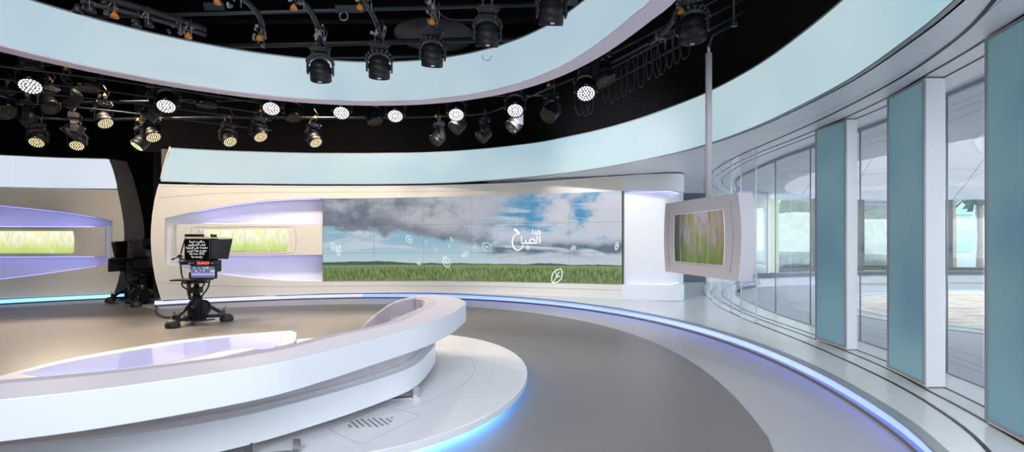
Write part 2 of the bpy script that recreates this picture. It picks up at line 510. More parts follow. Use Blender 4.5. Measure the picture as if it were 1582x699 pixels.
# wall plus its rounded right end
e = P_wall.p[-1]; tdir = (P_wall.p[-1]-P_wall.p[-3]).normalized(); nrm = Vector((tdir.y, -tdir.x))
rc = .34; cc = e - nrm*rc
endp = [(p.x, p.y) for p in P_wall.p]
for k in range(1, 11):
    a = k/10*R(165)
    q = cc + nrm*rc*math.cos(a) + tdir*rc*math.sin(a); endp.append((q.x, q.y))
P_wend = Path(endp, raw=True)
LEFT = [(-13.3,10.45),(-12.6,11.1),(-11.9,11.68),(-11.1,12.28),(-10.2,12.88),(-9.7,13.2)]
P_left = Path(LEFT)
HEAD = [(-8.3,11.0),(-7.9,11.28),(-7.3,11.71),(-6.4,12.15),(-5,12.57),(-3.5,12.78),(-2.2,12.72),(-.9,12.4),(.15,11.95),(.98,11.42),(1.9,10.37),(2.68,8.95),(3.02,8.09),(3.2,7.1),(3.25,6.16),(3.18,4.8),(2.97,3.76),(2.78,3.13),(2.45,2.3),(2.0,1.5),(1.4,.7)]
P_head = Path(HEAD)
SLOT1 = [(1.6,1.2),(2.4,2.2),(3.06,3.22),(3.38,3.93),(3.64,4.89),(3.86,6.44),(3.98,8.2),(4.1,9.4),(4.42,11.0),(5.1,13.3),(6.2,15.9)]
SLOT2 = [(2.4,1.2),(3.05,2.4),(3.55,3.78),(3.76,4.56),(3.95,5.27),(4.08,6.17),(4.18,7.4),(4.24,8.64),(4.42,10.04),(4.95,12.4),(5.6,13.9),(6.7,15.9)]
SLOT3 = [(2.75,1.2),(3.4,2.6),(3.84,4.07),(4.18,5.59),(4.32,7.17),(4.45,9.17),(4.7,10.6),(5.2,12.4),(5.9,13.9),(7.1,15.9)]
GLASS = [(3.3,0.),(3.75,1.6),(4.1,3.2),(4.36,4.64),(4.5,5.4),(4.64,6.21),(4.76,7.92),(4.88,9.25),(5.28,11.46),(5.8,13.0),(6.7,14.6),(8.2,16.1)]
P_s1, P_s2, P_s3, P_glass = Path(SLOT1), Path(SLOT2), Path(SLOT3), Path(GLASS)

# ================================================================== SETTING
o = MB().add([(-20,-8,0),(9,-8,0),(9,20,0),(-20,20,0)], [(0,1,2,3)]).build('floor', 'floor_light'); o['kind'] = 'structure'
poly = [(-14,9.2),(-12.5,10.0),(-11.24,11.0),(-10.5,11.5),(-9.6,11.95),(-8.6,11.45),(-7.75,10.85)] + [p for p in dark_pts] + [(.4,.3),(-.6,-.6),(-3,-1.4),(-7,-.8),(-11,1),(-14,4)]
o = MB().prism(poly, -.01, .004).build('floor', 'floor_dark', tri=True); o.name = 'floor_dark_disc'; o['kind'] = 'structure'

# raised white plinth: top sheet between its curved lip and far outer line
nA = 120
A = P_base.sub(0, P_base.len, nA, -.0)
OUT = Path([(-8.6,12.2),(-6.5,13.4),(-3.5,14),(0,14.4),(3,16.4),(6,17.2),(8.2,16.6),(6.72,14.6),(5.82,13.),(5.3,11.46),(4.9,9.25),(4.78,7.92),(4.66,6.21),(4.38,4.64),(4.12,3.2),(3.77,1.6),(3.3,-.3)])
# match the two lines by angle round the floor centre
def by_angle(path, ths_):
    res = []
    T = [math.atan2(p.y-C0[1], p.x-C0[0]) for p in path.p]
    for t in ths_:
        best = None
        for i in range(len(T)-1):
            if (T[i]-t)*(T[i+1]-t) <= 0 and abs(T[i]-T[i+1]) < 1 and T[i] != T[i+1]:
                k = (T[i]-t)/(T[i]-T[i+1]); q = path.p[i].lerp(path.p[i+1], k)
                if best is None or (q-Vector(C0)).length > (best-Vector(C0)).length: best = q
        if best is None: best = path.p[0] if abs(T[0]-t) < abs(T[-1]-t) else path.p[-1]
        res.append(best)
    return res
TH = list(np.linspace(th0+.01, th1-.5, 160))
pa = by_angle(P_base, TH); po = by_angle(OUT, TH)
loft('floor_plinth', [(p.x, p.y) for p in pa], [(p.x, p.y) for p in po], ZP, 'plinth', kind='structure')
# lip trims, light riser
pl = empty('plinth_light_strip', (0, 0, 0), 0, 'continuous blue light strip glowing in the curved step edge along the floor', 'light strip')
L = P_base.len
def rb(lo, hi, d0, d1, mat, name, q0=0, q1=None, path=P_base, parent=pl, n=90):
    return band(path, q0, L if q1 is None else q1, lo, hi, d0, d1, n).build(name, mat, parent)
qa = P_base.hit(560, 462)[0]
rb(.036, .118, -.03, -.04, 'led_pale', 'diffuser', 0, qa)
rb(.036, .118, -.03, -.04, 'led_blue', 'diffuser', qa, L)
rb(.118, .141, -.08, .0, 'grey_frame', 'top_lip')
rb(.018, .034, -.05, .004, 'grey_frame', 'lower_lip')
rb(.0, .018, -.05, -.02, 'dark_line', 'shadow_gap')
# slots in the floor and the soffit
for P, w in ((P_s1, .014), (P_s2, .012), (P_s3, .010)):
    a = P.sub(0, P.len, 90, -w); b = P.sub(0, P.len, 90, w)
    loft('trim_floor_track', a, b, ZP+.001, 'dark_line', kind='structure', th=.003)
    loft('trim_ceiling_track', a, b, ZS-.004, 'dark_line', kind='structure', th=.003)
# white soffit from the header out to the glass
THs = list(np.linspace(math.atan2(12.4-C0[1], -.9-C0[0]), math.atan2(HEAD[-1][1]-C0[1], HEAD[-1][0]-C0[0]), 170))
ha = [p + (p-Vector(C0)).normalized()*.03 for p in by_angle(P_head, THs)]; ho = by_angle(Path([(-8.9,12.6),(-6.5,13.6),(-3.5,14.2),(0,14.6),(3,16.6),(6,17.4),(8.2,16.6),(6.72,14.6),(5.82,13.),(5.3,11.46),(4.9,9.25),(4.78,7.92),(4.66,6.21),(4.38,4.64),(4.12,3.2),(3.77,1.6),(3.3,-.3),(3.1,-1)]), THs)
loft('ceiling_soffit', [(p.x, p.y) for p in ha], [(p.x, p.y) for p in ho], ZS, 'soffit', kind='structure', th=.04)
sl = Path([(3.62,7.0),(3.66,6.0),(3.55,4.8),(3.32,3.8),(3.0,3.0)])
loft('trim_soffit_seam', sl.sub(0, sl.len, 20, -.003), sl.sub(0, sl.len, 20, .003), ZS-.001, 'seam', kind='structure')

# black studio shell
o = MB().add([(-20,-8,7.2),(5.5,-8,7.2),(5.5,20,7.2),(-20,20,7.2)], [(0,1,2,3)]).build('ceiling', 'black'); o['kind'] = 'structure'
def wallq(name, a, b, z0=0, z1=7.2, mat='black'):
    d = Vector((b[0]-a[0], b[1]-a[1])).normalized(); n = Vector((d.y, -d.x))*.05
    m = MB().prism([(a[0], a[1]), (b[0], b[1]), (b[0]-n.x, b[1]-n.y), (a[0]-n.x, a[1]-n.y)], z0, z1)
    o = m.build(name, mat); o['kind'] = 'structure'; return o
wallq('wall_back', (-20, 15.2), (-1, 15.2)); wallq('wall_left', (-17, -8), (-17, 16)); wallq('wall_rear', (5.5, -5), (-20, -5))
wallq('wall_behind_camera', (3.3, -5), (3.3, -.2)); 
wallq('wall_back_right', (-1, 15.2), (3, 17.2)); wallq('wall_far', (3, 17.2), (5.5, 17.2), 3.04)
wallq('wall_upper_right', (5.5, 17.2), (5.5, -5), 3.06)
# black masking above the fascia
band(P_head, 0, P_head.len, 3.5, 7.2, -.25, -.3, 80).build('wall_masking', 'black')['kind'] = 'structure'
# pillar between the two set walls
m = MB(); m.box((-9.05, 13.9, 3.6), (1.35, .6, 7.2)); o = m.build('wall_pier', 'dark_line'); o['kind'] = 'structure'
# white curved return wall right of the set and the dark wall beyond
P_ret = Path([(3.2,11.95),(3.5,12.5),(3.95,13.3),(4.6,14.5),(5.45,15.95)])
band(P_ret, 0, P_ret.len, ZP, ZS, 0, -.12, 40).build('wall_return', 'wall_white')['kind'] = 'structure'
wallq('wall_far_dark', (5.3, 16.1), (6.25, 16.1), 0, 3.0, 'curb'); wallq('wall_far_white', (6.25, 16.1), (8.4, 16.3), 0, 3.0, 'wall_white')

# ================================================================== MAIN SET WALL
W = P_wall
sw = empty('scenic_wall', (-3, 12.8, 0), 0, 'long cream curved set wall with recessed shelf display at its left end', 'set wall')
def loc_parent(o, root):    # parts keep world coordinates under a moved root
    o.matrix_parent_inverse = root.matrix_world.inverted(); return o
bpy.context.view_layer.update()
def part(mb, name, mat, root=None, **k):
    o = mb.build(name, mat, root, **k)
    return loc_parent(o, root) if root is not None else o

edge_px = [(249,464),(244,447),(239.5,430),(236,410),(234,390),(233,370),(233.6,350),(235.5,330),(239,308),(243.5,290),(245,286)]
edge = [W.hit(x, y) for x, y in edge_px]
e_s = interp([(z, q) for q, z in edge])
zt = lambda q: W_top(q)
W_top = interp([W.hit(x, y) for x, y in ((246,287),(385,288.5),(530,289.5),(680,288),(824,283),(920,276.5),(996,271.5),(1020,271))])
W_bot = interp([W.hit(x, y) for x, y in ((249,464),(311,461),(376,458.7),(462,455),(518,453.5),(600,452.4),(640,452.2),(777,454.6),(853,457.4),(930,461),(1000,464.2),(1020,464.4))])
rl_px = [(256,408.8),(254.6,395),(253.8,374.5),(254.2,355),(255,337.3)]
rl = [W.hit(x, y) for x, y in rl_px]; rl_s = interp([(z, q) for q, z in rl])
rt = interp([W.hit(x, y) for x, y in ((255,337.3),(291,329.2),(330,321.5),(363,315.8),(391,312),(420.4,309.2),(455,307.3),(498,306.3))])
rbm = interp([W.hit(x, y) for x, y in ((256,408.8),(300,417.4),(343,424.6),(391.8,430.3),(443,434.6),(470,435.3),(498,435.3))])
qL, qR = rl[0][0], W.hit(498, 370)[0]
qRt = rl[-1][0]
q_end_v = W.hit(961, 370)[0]
vt = interp([W.hit(x, y) for x, y in ((498,307),(577,306.3),(654,305),(729,303.2),(803,301),(880,298.4),(961,295))])
vb = interp([W.hit(x, y) for x, y in ((498,434.6),(577,434.2),(654,434),(729,434.6),(803,436),(880,437.6),(961,439.5))])
d0, d1 = 0., -.12
face = MB()
# left strip between the curved outer edge and the recess, built row by row
z_lo, z_hi = rl[0][1], rl[-1][1]
def g_left(u, v):
    z = z_lo+(z_hi-z_lo)*v; a = e_s(z); b = rl_s(z); return a+(b-a)*u, z
grid(face, W, g_left, 4, 24, d0, d1)
def g_leftlow(u, v):
    q1 = qL; zb = W_bot(e_s(.15)); z_ = zb+(z_lo-zb)*v; a = e_s(z_); q = a+(q1-a)*u
    return q, W_bot(q)+(z_lo-W_bot(q))*v
grid(face, W, g_leftlow, 4, 12, d0, d1)
def g_lefttop(u, v):
    zT = W_top(e_s(2.8)); z_ = z_hi+(zT-z_hi)*v; a = e_s(z_); q = a+(qRt-a)*u
    return q, z_hi+(W_top(q)-z_hi)*v
grid(face, W, g_lefttop, 4, 16, d0, d1)
grid(face, W, rect(qL, qR, W_bot, rbm), 50, 1, d0, d1)
grid(face, W, rect(qRt, qR, rt, W_top), 50, 1, d0, d1)
q3 = W.len
grid(face, W, rect(qR, q_end_v, W_bot, vb), 60, 1, d0, d1)
grid(face, W, rect(qR, q_end_v, vt, W_top), 60, 1, d0, d1)
part(face, 'wall_face', 'wall', sw)
# right end: top and bottom bands wrap round the corner, body between them is set back
E_ = P_wend
topz = lambda q: W_top(min(q, W.len)); botz = lambda q: W_bot(min(q, W.len))
rb_top = W.hit(1010, 296)[1]; rb_bot = W.hit(1010, 440.5)[1]
vtR = lambda q: float(np.interp(q, [q_end_v, q_end_v+.9, 99], [vt(q_end_v), rb_top, rb_top]))
vbR = lambda q: float(np.interp(q, [q_end_v, q_end_v+.9, 99], [vb(q_end_v), rb_bot, rb_bot]))
part(band(E_, q_end_v, E_.len, vtR, topz, 0, -.14, 50), 'upper_end_band', 'wall_white', sw)
part(band(E_, q_end_v, E_.len, botz, vbR, 0, -.14, 50), 'lower_end_band', 'wall_white', sw)
nb = [(p.x, p.y) for p in P_wend.sub(q_end_v-.02, W.len-.12, 12, -.10)]
c2 = Vector(P_wend.pt(W.len-.12, -.10)); 
body = nb + [tuple(c2 + tdir*a_ + nrm*b_) for a_, b_ in ((.10, -.03), (.17, -.12), (.20, -.26), (.215, -.5), (.25, -.85))]
P_body = Path(crom(body, .04), raw=True)
part(band(P_body, 0, P_body.len, botz(9), topz(9)-.02, 0, -.05, 60), 'set_back_end', 'wall_white', sw)
for (zz, nm) in ((rb_bot+.004, 'lower_glow_strip'), (rb_top-.012, 'upper_glow_strip')):
    part(band(P_body, .15, P_body.len-.1, zz, zz+.006, .07, .02, 40), nm, 'glow_violet', sw)
# faint panel joints in the face
for px in ((262,299,498,291),):
    pass
sm_ = MB()
for pts in ([(246,306),(330,299),(420,297.5),(530,297),(640,296.5),(760,294)],[(243,437),(330,442.5),(420,443.5),(520,442.5),(640,442),(760,443.5),(880,446.5),(960,449)]):
    hs = W.hits(pts, .001)
    f_ = interp(hs); grid(sm_, W, rect(min(h[0] for h in hs), max(h[0] for h in hs), lambda q: f_(q)-.004, lambda q: f_(q)+.004), 40, 1, .002)
part(sm_, 'panel_joint', 'seam', sw)
# bright trim lines over and under the face
part(band(E_, e_s(2.8), E_.len-.2, lambda q: topz(q), lambda q: topz(q)+.03, .015, -.1, 80), 'upper_trim', 'strip_white', sw)
part(band(E_, e_s(.15), E_.len-.2, lambda q: botz(q)-.004, lambda q: botz(q)+.016, .012, -.1, 80), 'lower_trim', 'strip_white', sw)
part(band(E_, e_s(2.8), E_.len-.2, lambda q: topz(q)+.03, lambda q: topz(q)+.05, -.02, -.1, 80), 'upper_shadow_gap', 'dark_line', sw)
part(band(E_, e_s(.15)+.03, E_.len-.2, lambda q: botz(q)-.03, lambda q: botz(q)-.004, -.03, -.1, 80), 'lower_shadow_gap', 'dark_line', sw)
# recess
DB = -.42
rq = W.hit(291, 370, DB)[0]
part(grid(MB(), W, rect(rq, qR+.1, .25, 2.85), 40, 2, DB, DB-.03), 'recess_back', 'wall_white', sw)
fa = MB()
for j in range(12):
    za, zb_ = z_lo-.15+(z_hi-z_lo+.3)*j/12, z_lo-.15+(z_hi-z_lo+.3)*(j+1)/12
    fa.add([W.xyz(rl_s(za), za, -.1), W.xyz(rl_s(zb_), zb_, -.1), W.xyz(rq, zb_, DB), W.xyz(rq, za, DB)], [(0,1,2,3)])
part(fa, 'recess_facet', 'wall_white', sw)
fl = MB()
for j in range(12):
    za, zb_ = z_lo+(z_hi-z_lo)*(j+.1)/12.2, z_lo+(z_hi-z_lo)*(j+1.1)/12.2
    fl.add([W.xyz(rl_s(za)-.03, za, -.135), W.xyz(rl_s(zb_)-.03, zb_, -.135), W.xyz(rl_s(zb_)-.0, zb_, -.135), W.xyz(rl_s(za)-.0, za, -.135)], [(0,1,2,3)])
part(fl, 'facet_light_strip', 'glow_white', sw)
# top/bottom reveals of the recess
rv = MB()
for f_ in (rt, rbm):
    a_ = []; n_ = 40
    for i in range(n_+1):
        q = qL+(qR-qL)*i/n_; a_.append((q, f_(q)))
    for (q, z), (q2, z2) in zip(a_, a_[1:]):
        rv.add([W.xyz(q, z, -.1), W.xyz(q2, z2, -.1), W.xyz(q2, z2, DB), W.xyz(q, z, DB)], [(0,1,2,3)])
part(rv, 'recess_reveal', 'wall_white', sw)
# violet light lines inside the recess
gl = MB()
grid(gl, W, rect(rq+.1, qR-.05, lambda q: rt(q)-.012, lambda q: rt(q)-.006), 30, 1, -.13, -.18)
grid(gl, W, rect(W.hit(343,424)[0], qR-.05, lambda q: rbm(q)+.006, lambda q: rbm(q)+.012), 30, 1, -.13, -.18)
part(gl, 'recess_glow_strip', 'glow_violet', sw)
gl = MB()
b_lo, b_hi = W.hit(385, 394)[1], W.hit(385, 346.5)[1]
grid(gl, W, rect(rq+.3, qR-.1, b_lo-.02, b_lo-.008), 30, 1, -.22, -.3)
grid(gl, W, rect(rq+.3, qR-.1, b_hi+.008, b_hi+.02), 30, 1, -.22, -.3)
part(gl, 'shelf_glow_strip', 'glow_violet', sw)
# shelf bar with rounded display
sb = [W.hit(273.2, 346.7), W.hit(272.2, 370), W.hit(273.2, 396)]
bar_top = interp([W.hit(273.5, 346.7), W.hit(385, 346.7), W.hit(497.7, 346.7)])
bar_bot = interp([W.hit(273.5, 396), W.hit(385, 395.4), W.hit(497.7, 394)])
bl = interp([(z, q) for q, z in sb])
def g_bar(u, v):
    zz = sb[2][1]+(sb[0][1]-sb[2][1])*v; a = bl(zz); q = a+(qR-a)*u
    return q, bar_bot(q)+(bar_top(q)-bar_bot(q))*v
part(grid(MB(), W, g_bar, 40, 8, -.01, -.2), 'shelf_bar', 'wall', sw)
# end strip of the wall, curved dark back edge
def round_rect_px(x0, y0, x1, y1, bulge, n=10):
    r = []
    for i in range(n+1):
        t = i/n; r.append((x1+bulge*(1-(2*t-1)**2), y0+(y1-y0)*t))
    return r
def display(path, x0, x1, y0, y1, xs, mats, root, bulge, d, bl_=0.):
    cuts = [x0]+xs+[x1]
    for a, b, mt in zip(cuts, cuts[1:], mats):
        last = b == x1; first = a == x0
        def g_(u, v, a=a, b=b):
            k = 1-(2*v-1)**2
            bb = b + (bulge*k if last else 0) - .35*(not last); aa = a + (-bl_*k if first else 0) + .35*(not first)
            x = aa+(bb-aa)*u; return path.hit(x, y1+(y0-y1)*v, d)
        part(grid(MB(), path, g_, 12, 8, d, d-.03, uv=True), 'display', mt, root)
ds = empty('shelf_display', (-6.4, 12.2, 1.5), 0, 'wide bright grass display with rounded right end set in the shelf behind the front camera', 'display', 'grass displays in the set walls')
bpy.context.view_layer.update()
display(W, 306.7, 443.3, 355, 388, [378.2], ['grass_a', 'grass_b'], ds, 2.2, .008)
m = MB()
ol = []
for (x, y) in [(296,352),(300,350.8),(380,350.6),(452,350.8),(456,354),(457.6,371),(456,389),(452,391.6),(380,391.8),(300,392),(296,390),(293.5,371)]:
    q, z = W.hit(x, y, .0); ol.append(Vector(W.xyz(q, z, -.008)))
m.tube(ol, .004, 5, closed=True); part(m, 'bezel_groove', 'seam', ds)

# ---------------- video wall
vw = empty('video_wall', (.2, 12.4, .5), 0, 'long curved video wall showing clouds over a green grass field', 'video wall')
bpy.context.view_layer.update()
cols = [498.5,577.6,654.5,728.8,803.2,880,960.7]
cq = [W.hit(x, 370, .02)[0] for x in cols]
rows = [0, .335, .67, 1.]
for i in range(6):
    for j in range(3):
        g0, g1, r0, r1 = cq[i]+.002, cq[i+1]-.002, rows[j]+.001, rows[j+1]-.001
        mb = MB(); grid(mb, W, (lambda u, v: (g0+(g1-g0)*u, vb(g0+(g1-g0)*u)+(vt(g0+(g1-g0)*u)-vb(g0+(g1-g0)*u))*(r0+(r1-r0)*v))), 6, 3, .02, -.04, uv=True)
        # uv across the whole wall
        for k in list(mb.uv):
            u, v = mb.uv[k]; mb.uv[k] = ((cols[i]+(cols[i+1]-cols[i])*u-498.5)/462.2, r0+(r1-r0)*v)
        part(mb, 'screen_panel', 'landscape', vw)
part(band(W, cq[0]-.01, cq[-1]+.01, lambda q: vb(q)-.008, lambda q: vt(q)+.008, -.045, -.1, 40), 'mounting_frame', 'dark_line', vw)
def on_screen(pts, d=.026): return [Vector(W.xyz(*W.hit(x, y, d), d)) for x, y in pts]
def leaf(cx, cy, L_, w, ang, r=.010, veins=True):
    m = MB(); ca, sa = math.cos(R(ang)), math.sin(R(ang))
    tr = lambda a, b: (cx+a*ca-b*sa, cy+a*sa+b*ca)
    o_ = [tr(-L_/2+L_*t, w/2*math.sin(PI*t)**.8) for t in np.linspace(0, 1, 9)] + [tr(L_/2-L_*t, -w/2*math.sin(PI*t)**.8) for t in np.linspace(.1, .9, 8)]
    m.tube(on_screen(o_), r, 5, closed=True)
    if veins:
        m.tube(on_screen([tr(-L_*.45, 0), tr(0, 0), tr(L_*.3, 0)]), r*.8, 5)
        m.tube(on_screen([tr(-.1*L_, 0), tr(.12*L_, w*.3)]), r*.7, 5); m.tube(on_screen([tr(-.05*L_, 0), tr(.15*L_, -w*.3)]), r*.7, 5)
    part(m, 'leaf_graphic', 'graphic_white', vw)
for a in ((515.5,381.5,15,8,55,.007),(523.5,387.5,18,6,97,.007),(632,370,14,9,60,.007),(689.5,405.5,18,10,70,.010),(718.5,393.5,12,7,-25,.007),
          (752.5,382,18,12,40,.008),(860.5,427,26,15,-60,.016),(815.5,383.5,8,5,80,.006),(886,383,8,6,-30,.007),(953,380.5,13,5.5,-75,.008),
          (697.5,370,9,4,70,.004),(693.5,380,6,3,100,.004),(673.5,386.5,7,4,70,.004),(658,374,5,4,60,.003),(734,381.5,6,5,20,.004),(764,376,7,4,-20,.004),(647,407.5,8,3,20,.006)):
    leaf(*a[:5], r=a[5]*.68, veins=a[2] > 7)
lg = MB()
S = lambda pts, r: lg.tube(on_screen(pts), r, 6)
S([(834,364.5),(834,376.3)], .016); S([(829.6,364.5),(829.6,376),(805.8,376),(805.3,365)], .016)
S([(826.5,376),(826.3,371.5),(823,369.2),(819,371),(817.8,376)], .014); S([(812.2,376),(812.2,371)], .014); S([(808,378.8),(808.6,379.4)], .018)
S([(800+8.6*math.sin(R(a)), 374.3-12.6*math.cos(R(a))) for a in range(20, -255, -18)], [.007+.010*abs(math.sin(R(a*.65))) for a in range(20, -255, -18)])
q_ = on_screen([(793.3,355),(796,352.8),(803.5,360),(801.5,363)], .03); lg.add(q_, [(0,1,2,3)])
S([(822.6,354.2),(822.6,362)], .011); S([(826.4,357.4),(828.2,361.8),(824.6,361.8)], .010); S([(826.6,355),(826.9,355.3)], .011)
S([(834.6,362),(829.8,362),(830.2,358.4),(832.5,357),(834.3,359.4),(833.8,362)], .010)
part(lg, 'programme_title', 'graphic_white', vw)

# ---------------- lit fascia over the set (one light box each)
fs = empty('illuminated_fascia', (2, 10, 3), 0, 'long pale blue backlit fascia curving above the set wall and the windows', 'light fascia')
bpy.context.view_layer.update()
H = P_head
fe = interp([(z, q) for q, z in (H.hit(246.5,284), H.hit(252.5,259), H.hit(258,240), H.hit(262.7,229))])
ft = interp([H.hit(x, y) for x, y in ((262.7,228),(385.4,233.8),(530.8,236.8),(600,236.5),(700,233.3),(869.6,212.4),(996,180),(1060,155.4),(1200,80),(1300.4,0))] + [(H.len, 3.81)])
fb = interp([H.hit(x, y) for x, y in ((247.3,280.7),(385.4,284.1),(530.8,285),(620,284.6),(700,282.7),(780,277.5),(857,269.8),(932.8,258.9))] + [(H.hit(1010, 243)[0], 3.0), (H.len, 3.0)])
def g_f(q0, q1, inset=0.):
    def g_(u, v):
        q = q0+(q1-q0)*u
        if q0 < H.hit(264, 250)[0]:
            zz = fb(q1)+(ft(q1)-fb(q1))*v; a = fe(min(zz, 3.7)); q = a+(q1-a)*u
        lo, hi = fb(q)+.012, ft(q)-.018
        return q, lo+(hi-lo)*v
    return g_
js = [fe(2.9)] + [H.hit(x, 270)[0] for x in (415, 570, 724, 871, 1023.5, 1200)] + [H.hit(1462, 0)[0], H.len]
for a, b in zip(js, js[1:]):
    part(grid(MB(), H, g_f(a+.002, b-.002), 30, 6, .0, -.05), 'diffuser_panel', 'header', fs)
part(band(H, H.hit(263.5, 235)[0], H.len, lambda q: ft(q)-.018, ft, .012, -.12, 120), 'top_edge', 'grey_frame', fs)
part(band(H, fe(2.9), H.len, fb, lambda q: fb(q)+.012, .01, -.05, 120), 'bottom_edge', 'grey_frame', fs)
part(band(H, H.hit(249.5, 270)[0]-.0, H.len, lambda q: fb(q)+.05, lambda q: ft(q)-.03, -.12, -.16, 120), 'back_board', 'dark_side', fs)
m = MB(); m.tube([H.xyz(fe(z), z, .0) for z in np.linspace(2.86, 3.62, 8)], .016, 6); part(m, 'end_edge', 'wall', fs)

# ================================================================== LEFT SET WALL
lw = empty('scenic_wall', (-11, 12.3, 0), 0, 'shaded grey set wall at the far left with blue lit recess', 'set wall')
bpy.context.view_layer.update()
Lp = P_left
le = [Lp.hit(x, y) for x, y in ((176,453.5),(181,440),(186,420),(190,395),(192,365),(191,345),(187,319.6),(181.5,294))]
le_s = interp([(z, q) for q, z in le])
def Lxy(pts): return interp([Lp.hit(x, y) for x, y in pts])
L0 = Lp.hit(-70, 370)[0]
Lt = Lxy(((-70,288),(0,291.5),(90,294),(182,295.5))); Lb = Lxy(((-70,466),(0,461),(88,456.8),(176,453)))
lrt = Lxy(((-70,311),(0,317.8),(40,321.4),(86,326.5),(120,331.5),(155,337),(173.8,341.5)))
lrb = Lxy(((-70,447),(0,432.5),(46,427),(86,421.5),(156,411),(170,408.5)))
lz_lo, lz_hi = Lp.hit(170, 408.5)[1], Lp.hit(173.8, 341.5)[1]
lrr = interp([(z, q) for q, z in (Lp.hit(170,408.5), Lp.hit(174,375), Lp.hit(173.8,341.5))])
f2 = MB()
def gl1(u, v):
    z = lz_lo+(lz_hi-lz_lo)*v; a = lrr(z); return a+(le_s(z)-a)*u, z
grid(f2, Lp, gl1, 3, 16, 0, -.12)
def gl2(u, v):
    a = lrr(lz_lo); zb = Lb(a); zz = zb+(lz_lo-zb)*v; q = a+(le_s(zz)-a)*u; return q, Lb(q)+(lz_lo-Lb(q))*v
grid(f2, Lp, gl2, 3, 12, 0, -.12)
def gl3(u, v):
    a = lrr(lz_hi); zT = Lt(a); zz = lz_hi+(zT-lz_hi)*v; q = a+(le_s(zz)-a)*u; return q, lz_hi+(Lt(q)-lz_hi)*v
grid(f2, Lp, gl3, 3, 12, 0, -.12)
grid(f2, Lp, rect(L0, lrr(lz_lo), Lb, lrb), 30, 1, 0, -.12)
grid(f2, Lp, rect(L0, lrr(lz_hi), lrt, Lt), 30, 1, 0, -.12)
part(f2, 'wall_face', 'wall', lw)
lq = Lp.hit(154.5, 370, DB)[0]
part(grid(MB(), Lp, rect(L0, lq, .25, 2.85), 20, 2, DB, DB-.03), 'recess_back', 'wall_white', lw)
fa = MB()
for j in range(10):
    za, zb_ = lz_lo-.2+(lz_hi-lz_lo+.4)*j/10, lz_lo-.2+(lz_hi-lz_lo+.4)*(j+1)/10
    fa.add([Lp.xyz(lrr(za), za, -.1), Lp.xyz(lrr(zb_), zb_, -.1), Lp.xyz(lq, zb_, DB), Lp.xyz(lq, za, DB)], [(0,1,2,3)])
part(fa, 'recess_facet', 'wall_white', lw)
rv = MB()
for f_ in (lrt, lrb):
    n_ = 30
    for i in range(n_):
        q = L0+(lrr(1.5)-L0)*i/n_; q2 = L0+(lrr(1.5)-L0)*(i+1)/n_
        rv.add([Lp.xyz(q, f_(q), -.1), Lp.xyz(q2, f_(q2), -.1), Lp.xyz(q2, f_(q2), DB), Lp.xyz(q, f_(q), DB)], [(0,1,2,3)])
part(rv, 'recess_reveal', 'wall_white', lw)
gl = MB(); grid(gl, Lp, rect(L0, lq-.05, lambda q: lrt(q)-.012, lambda q: lrt(q)-.006), 20, 1, -.13, -.18); grid(gl, Lp, rect(L0, lq-.05, lambda q: lrb(q)+.006, lambda q: lrb(q)+.012), 20, 1, -.13, -.18); part(gl, 'recess_glow_strip', 'glow_violet', lw)
lb_t, lb_b = Lxy(((-70,350.5),(162,351.2))), Lxy(((-70,397.5),(162,396.6)))
gl = MB(); 
grid(gl, Lp, rect(L0, lq-.1, lambda q: lb_b(q)-.02, lambda q: lb_b(q)-.006), 20, 1, -.22, -.3); grid(gl, Lp, rect(L0, lq-.1, lambda q: lb_t(q)+.006, lambda q: lb_t(q)+.02), 20, 1, -.22, -.3)
part(gl, 'shelf_glow_strip', 'glow_violet', lw)
part(grid(MB(), Lp, rect(L0, Lp.hit(162.5, 370)[0], lb_b, lb_t), 20, 2, -.01, -.2), 'shelf_bar', 'wall', lw)
part(band(Lp, L0, le_s(2.8), lambda q: Lt(q), lambda q: Lt(q)+.03, .012, -.1, 40), 'upper_trim', 'strip_white', lw)
part(band(Lp, L0, le_s(.15), lambda q: Lb(q)-.02, lambda q: Lb(q)+.006, .012, -.1, 40), 'lower_trim', 'strip_white', lw)
part(band(Lp, L0, le_s(.15), lambda q: Lb(q)-.045, lambda q: Lb(q)-.02, -.02, -.1, 40), 'lower_shadow_gap', 'dark_line', lw)
part(band(Lp, L0, le_s(2.8)-.01, lambda q: Lt(q)+.03, lambda q: Lt(q)+.06, -.02, -.1, 40), 'upper_shadow_gap', 'dark_line', lw)
# dark side return
sd = MB()
fr = [(176,453.5),(181,440),(186,420),(190,395),(192,365),(191,345),(187,319.6),(181.5,294),(175,268),(166.5,245.2)]
bk = [.50,.52,.54,.56,.58,.58,.56,.54,.52,.50]
for (a, ka), (b, kb) in zip(list(zip(fr, bk)), list(zip(fr, bk))[1:]):
    q, z = Lp.hit(*a); q2, z2 = Lp.hit(*b); p1, p2 = Lp.pt(q), Lp.pt(q2)
    o1, o2 = Vector((.10, ka)), Vector((.10, kb))
    sd.add([(p1.x,p1.y,z),(p2.x,p2.y,z2),(p2.x+o2.x,p2.y+o2.y,z2),(p1.x+o1.x,p1.y+o1.y,z)], [(0,1,2,3)])
    sd.add([(p1.x-.02,p1.y+.12,z),(p2.x-.02,p2.y+.12,z2),(p2.x+o2.x-.04,p2.y+o2.y,z2),(p1.x+o1.x-.04,p1.y+o1.y,z)], [(0,1,2,3)])
part(sd, 'end_return', 'dark_side', lw)
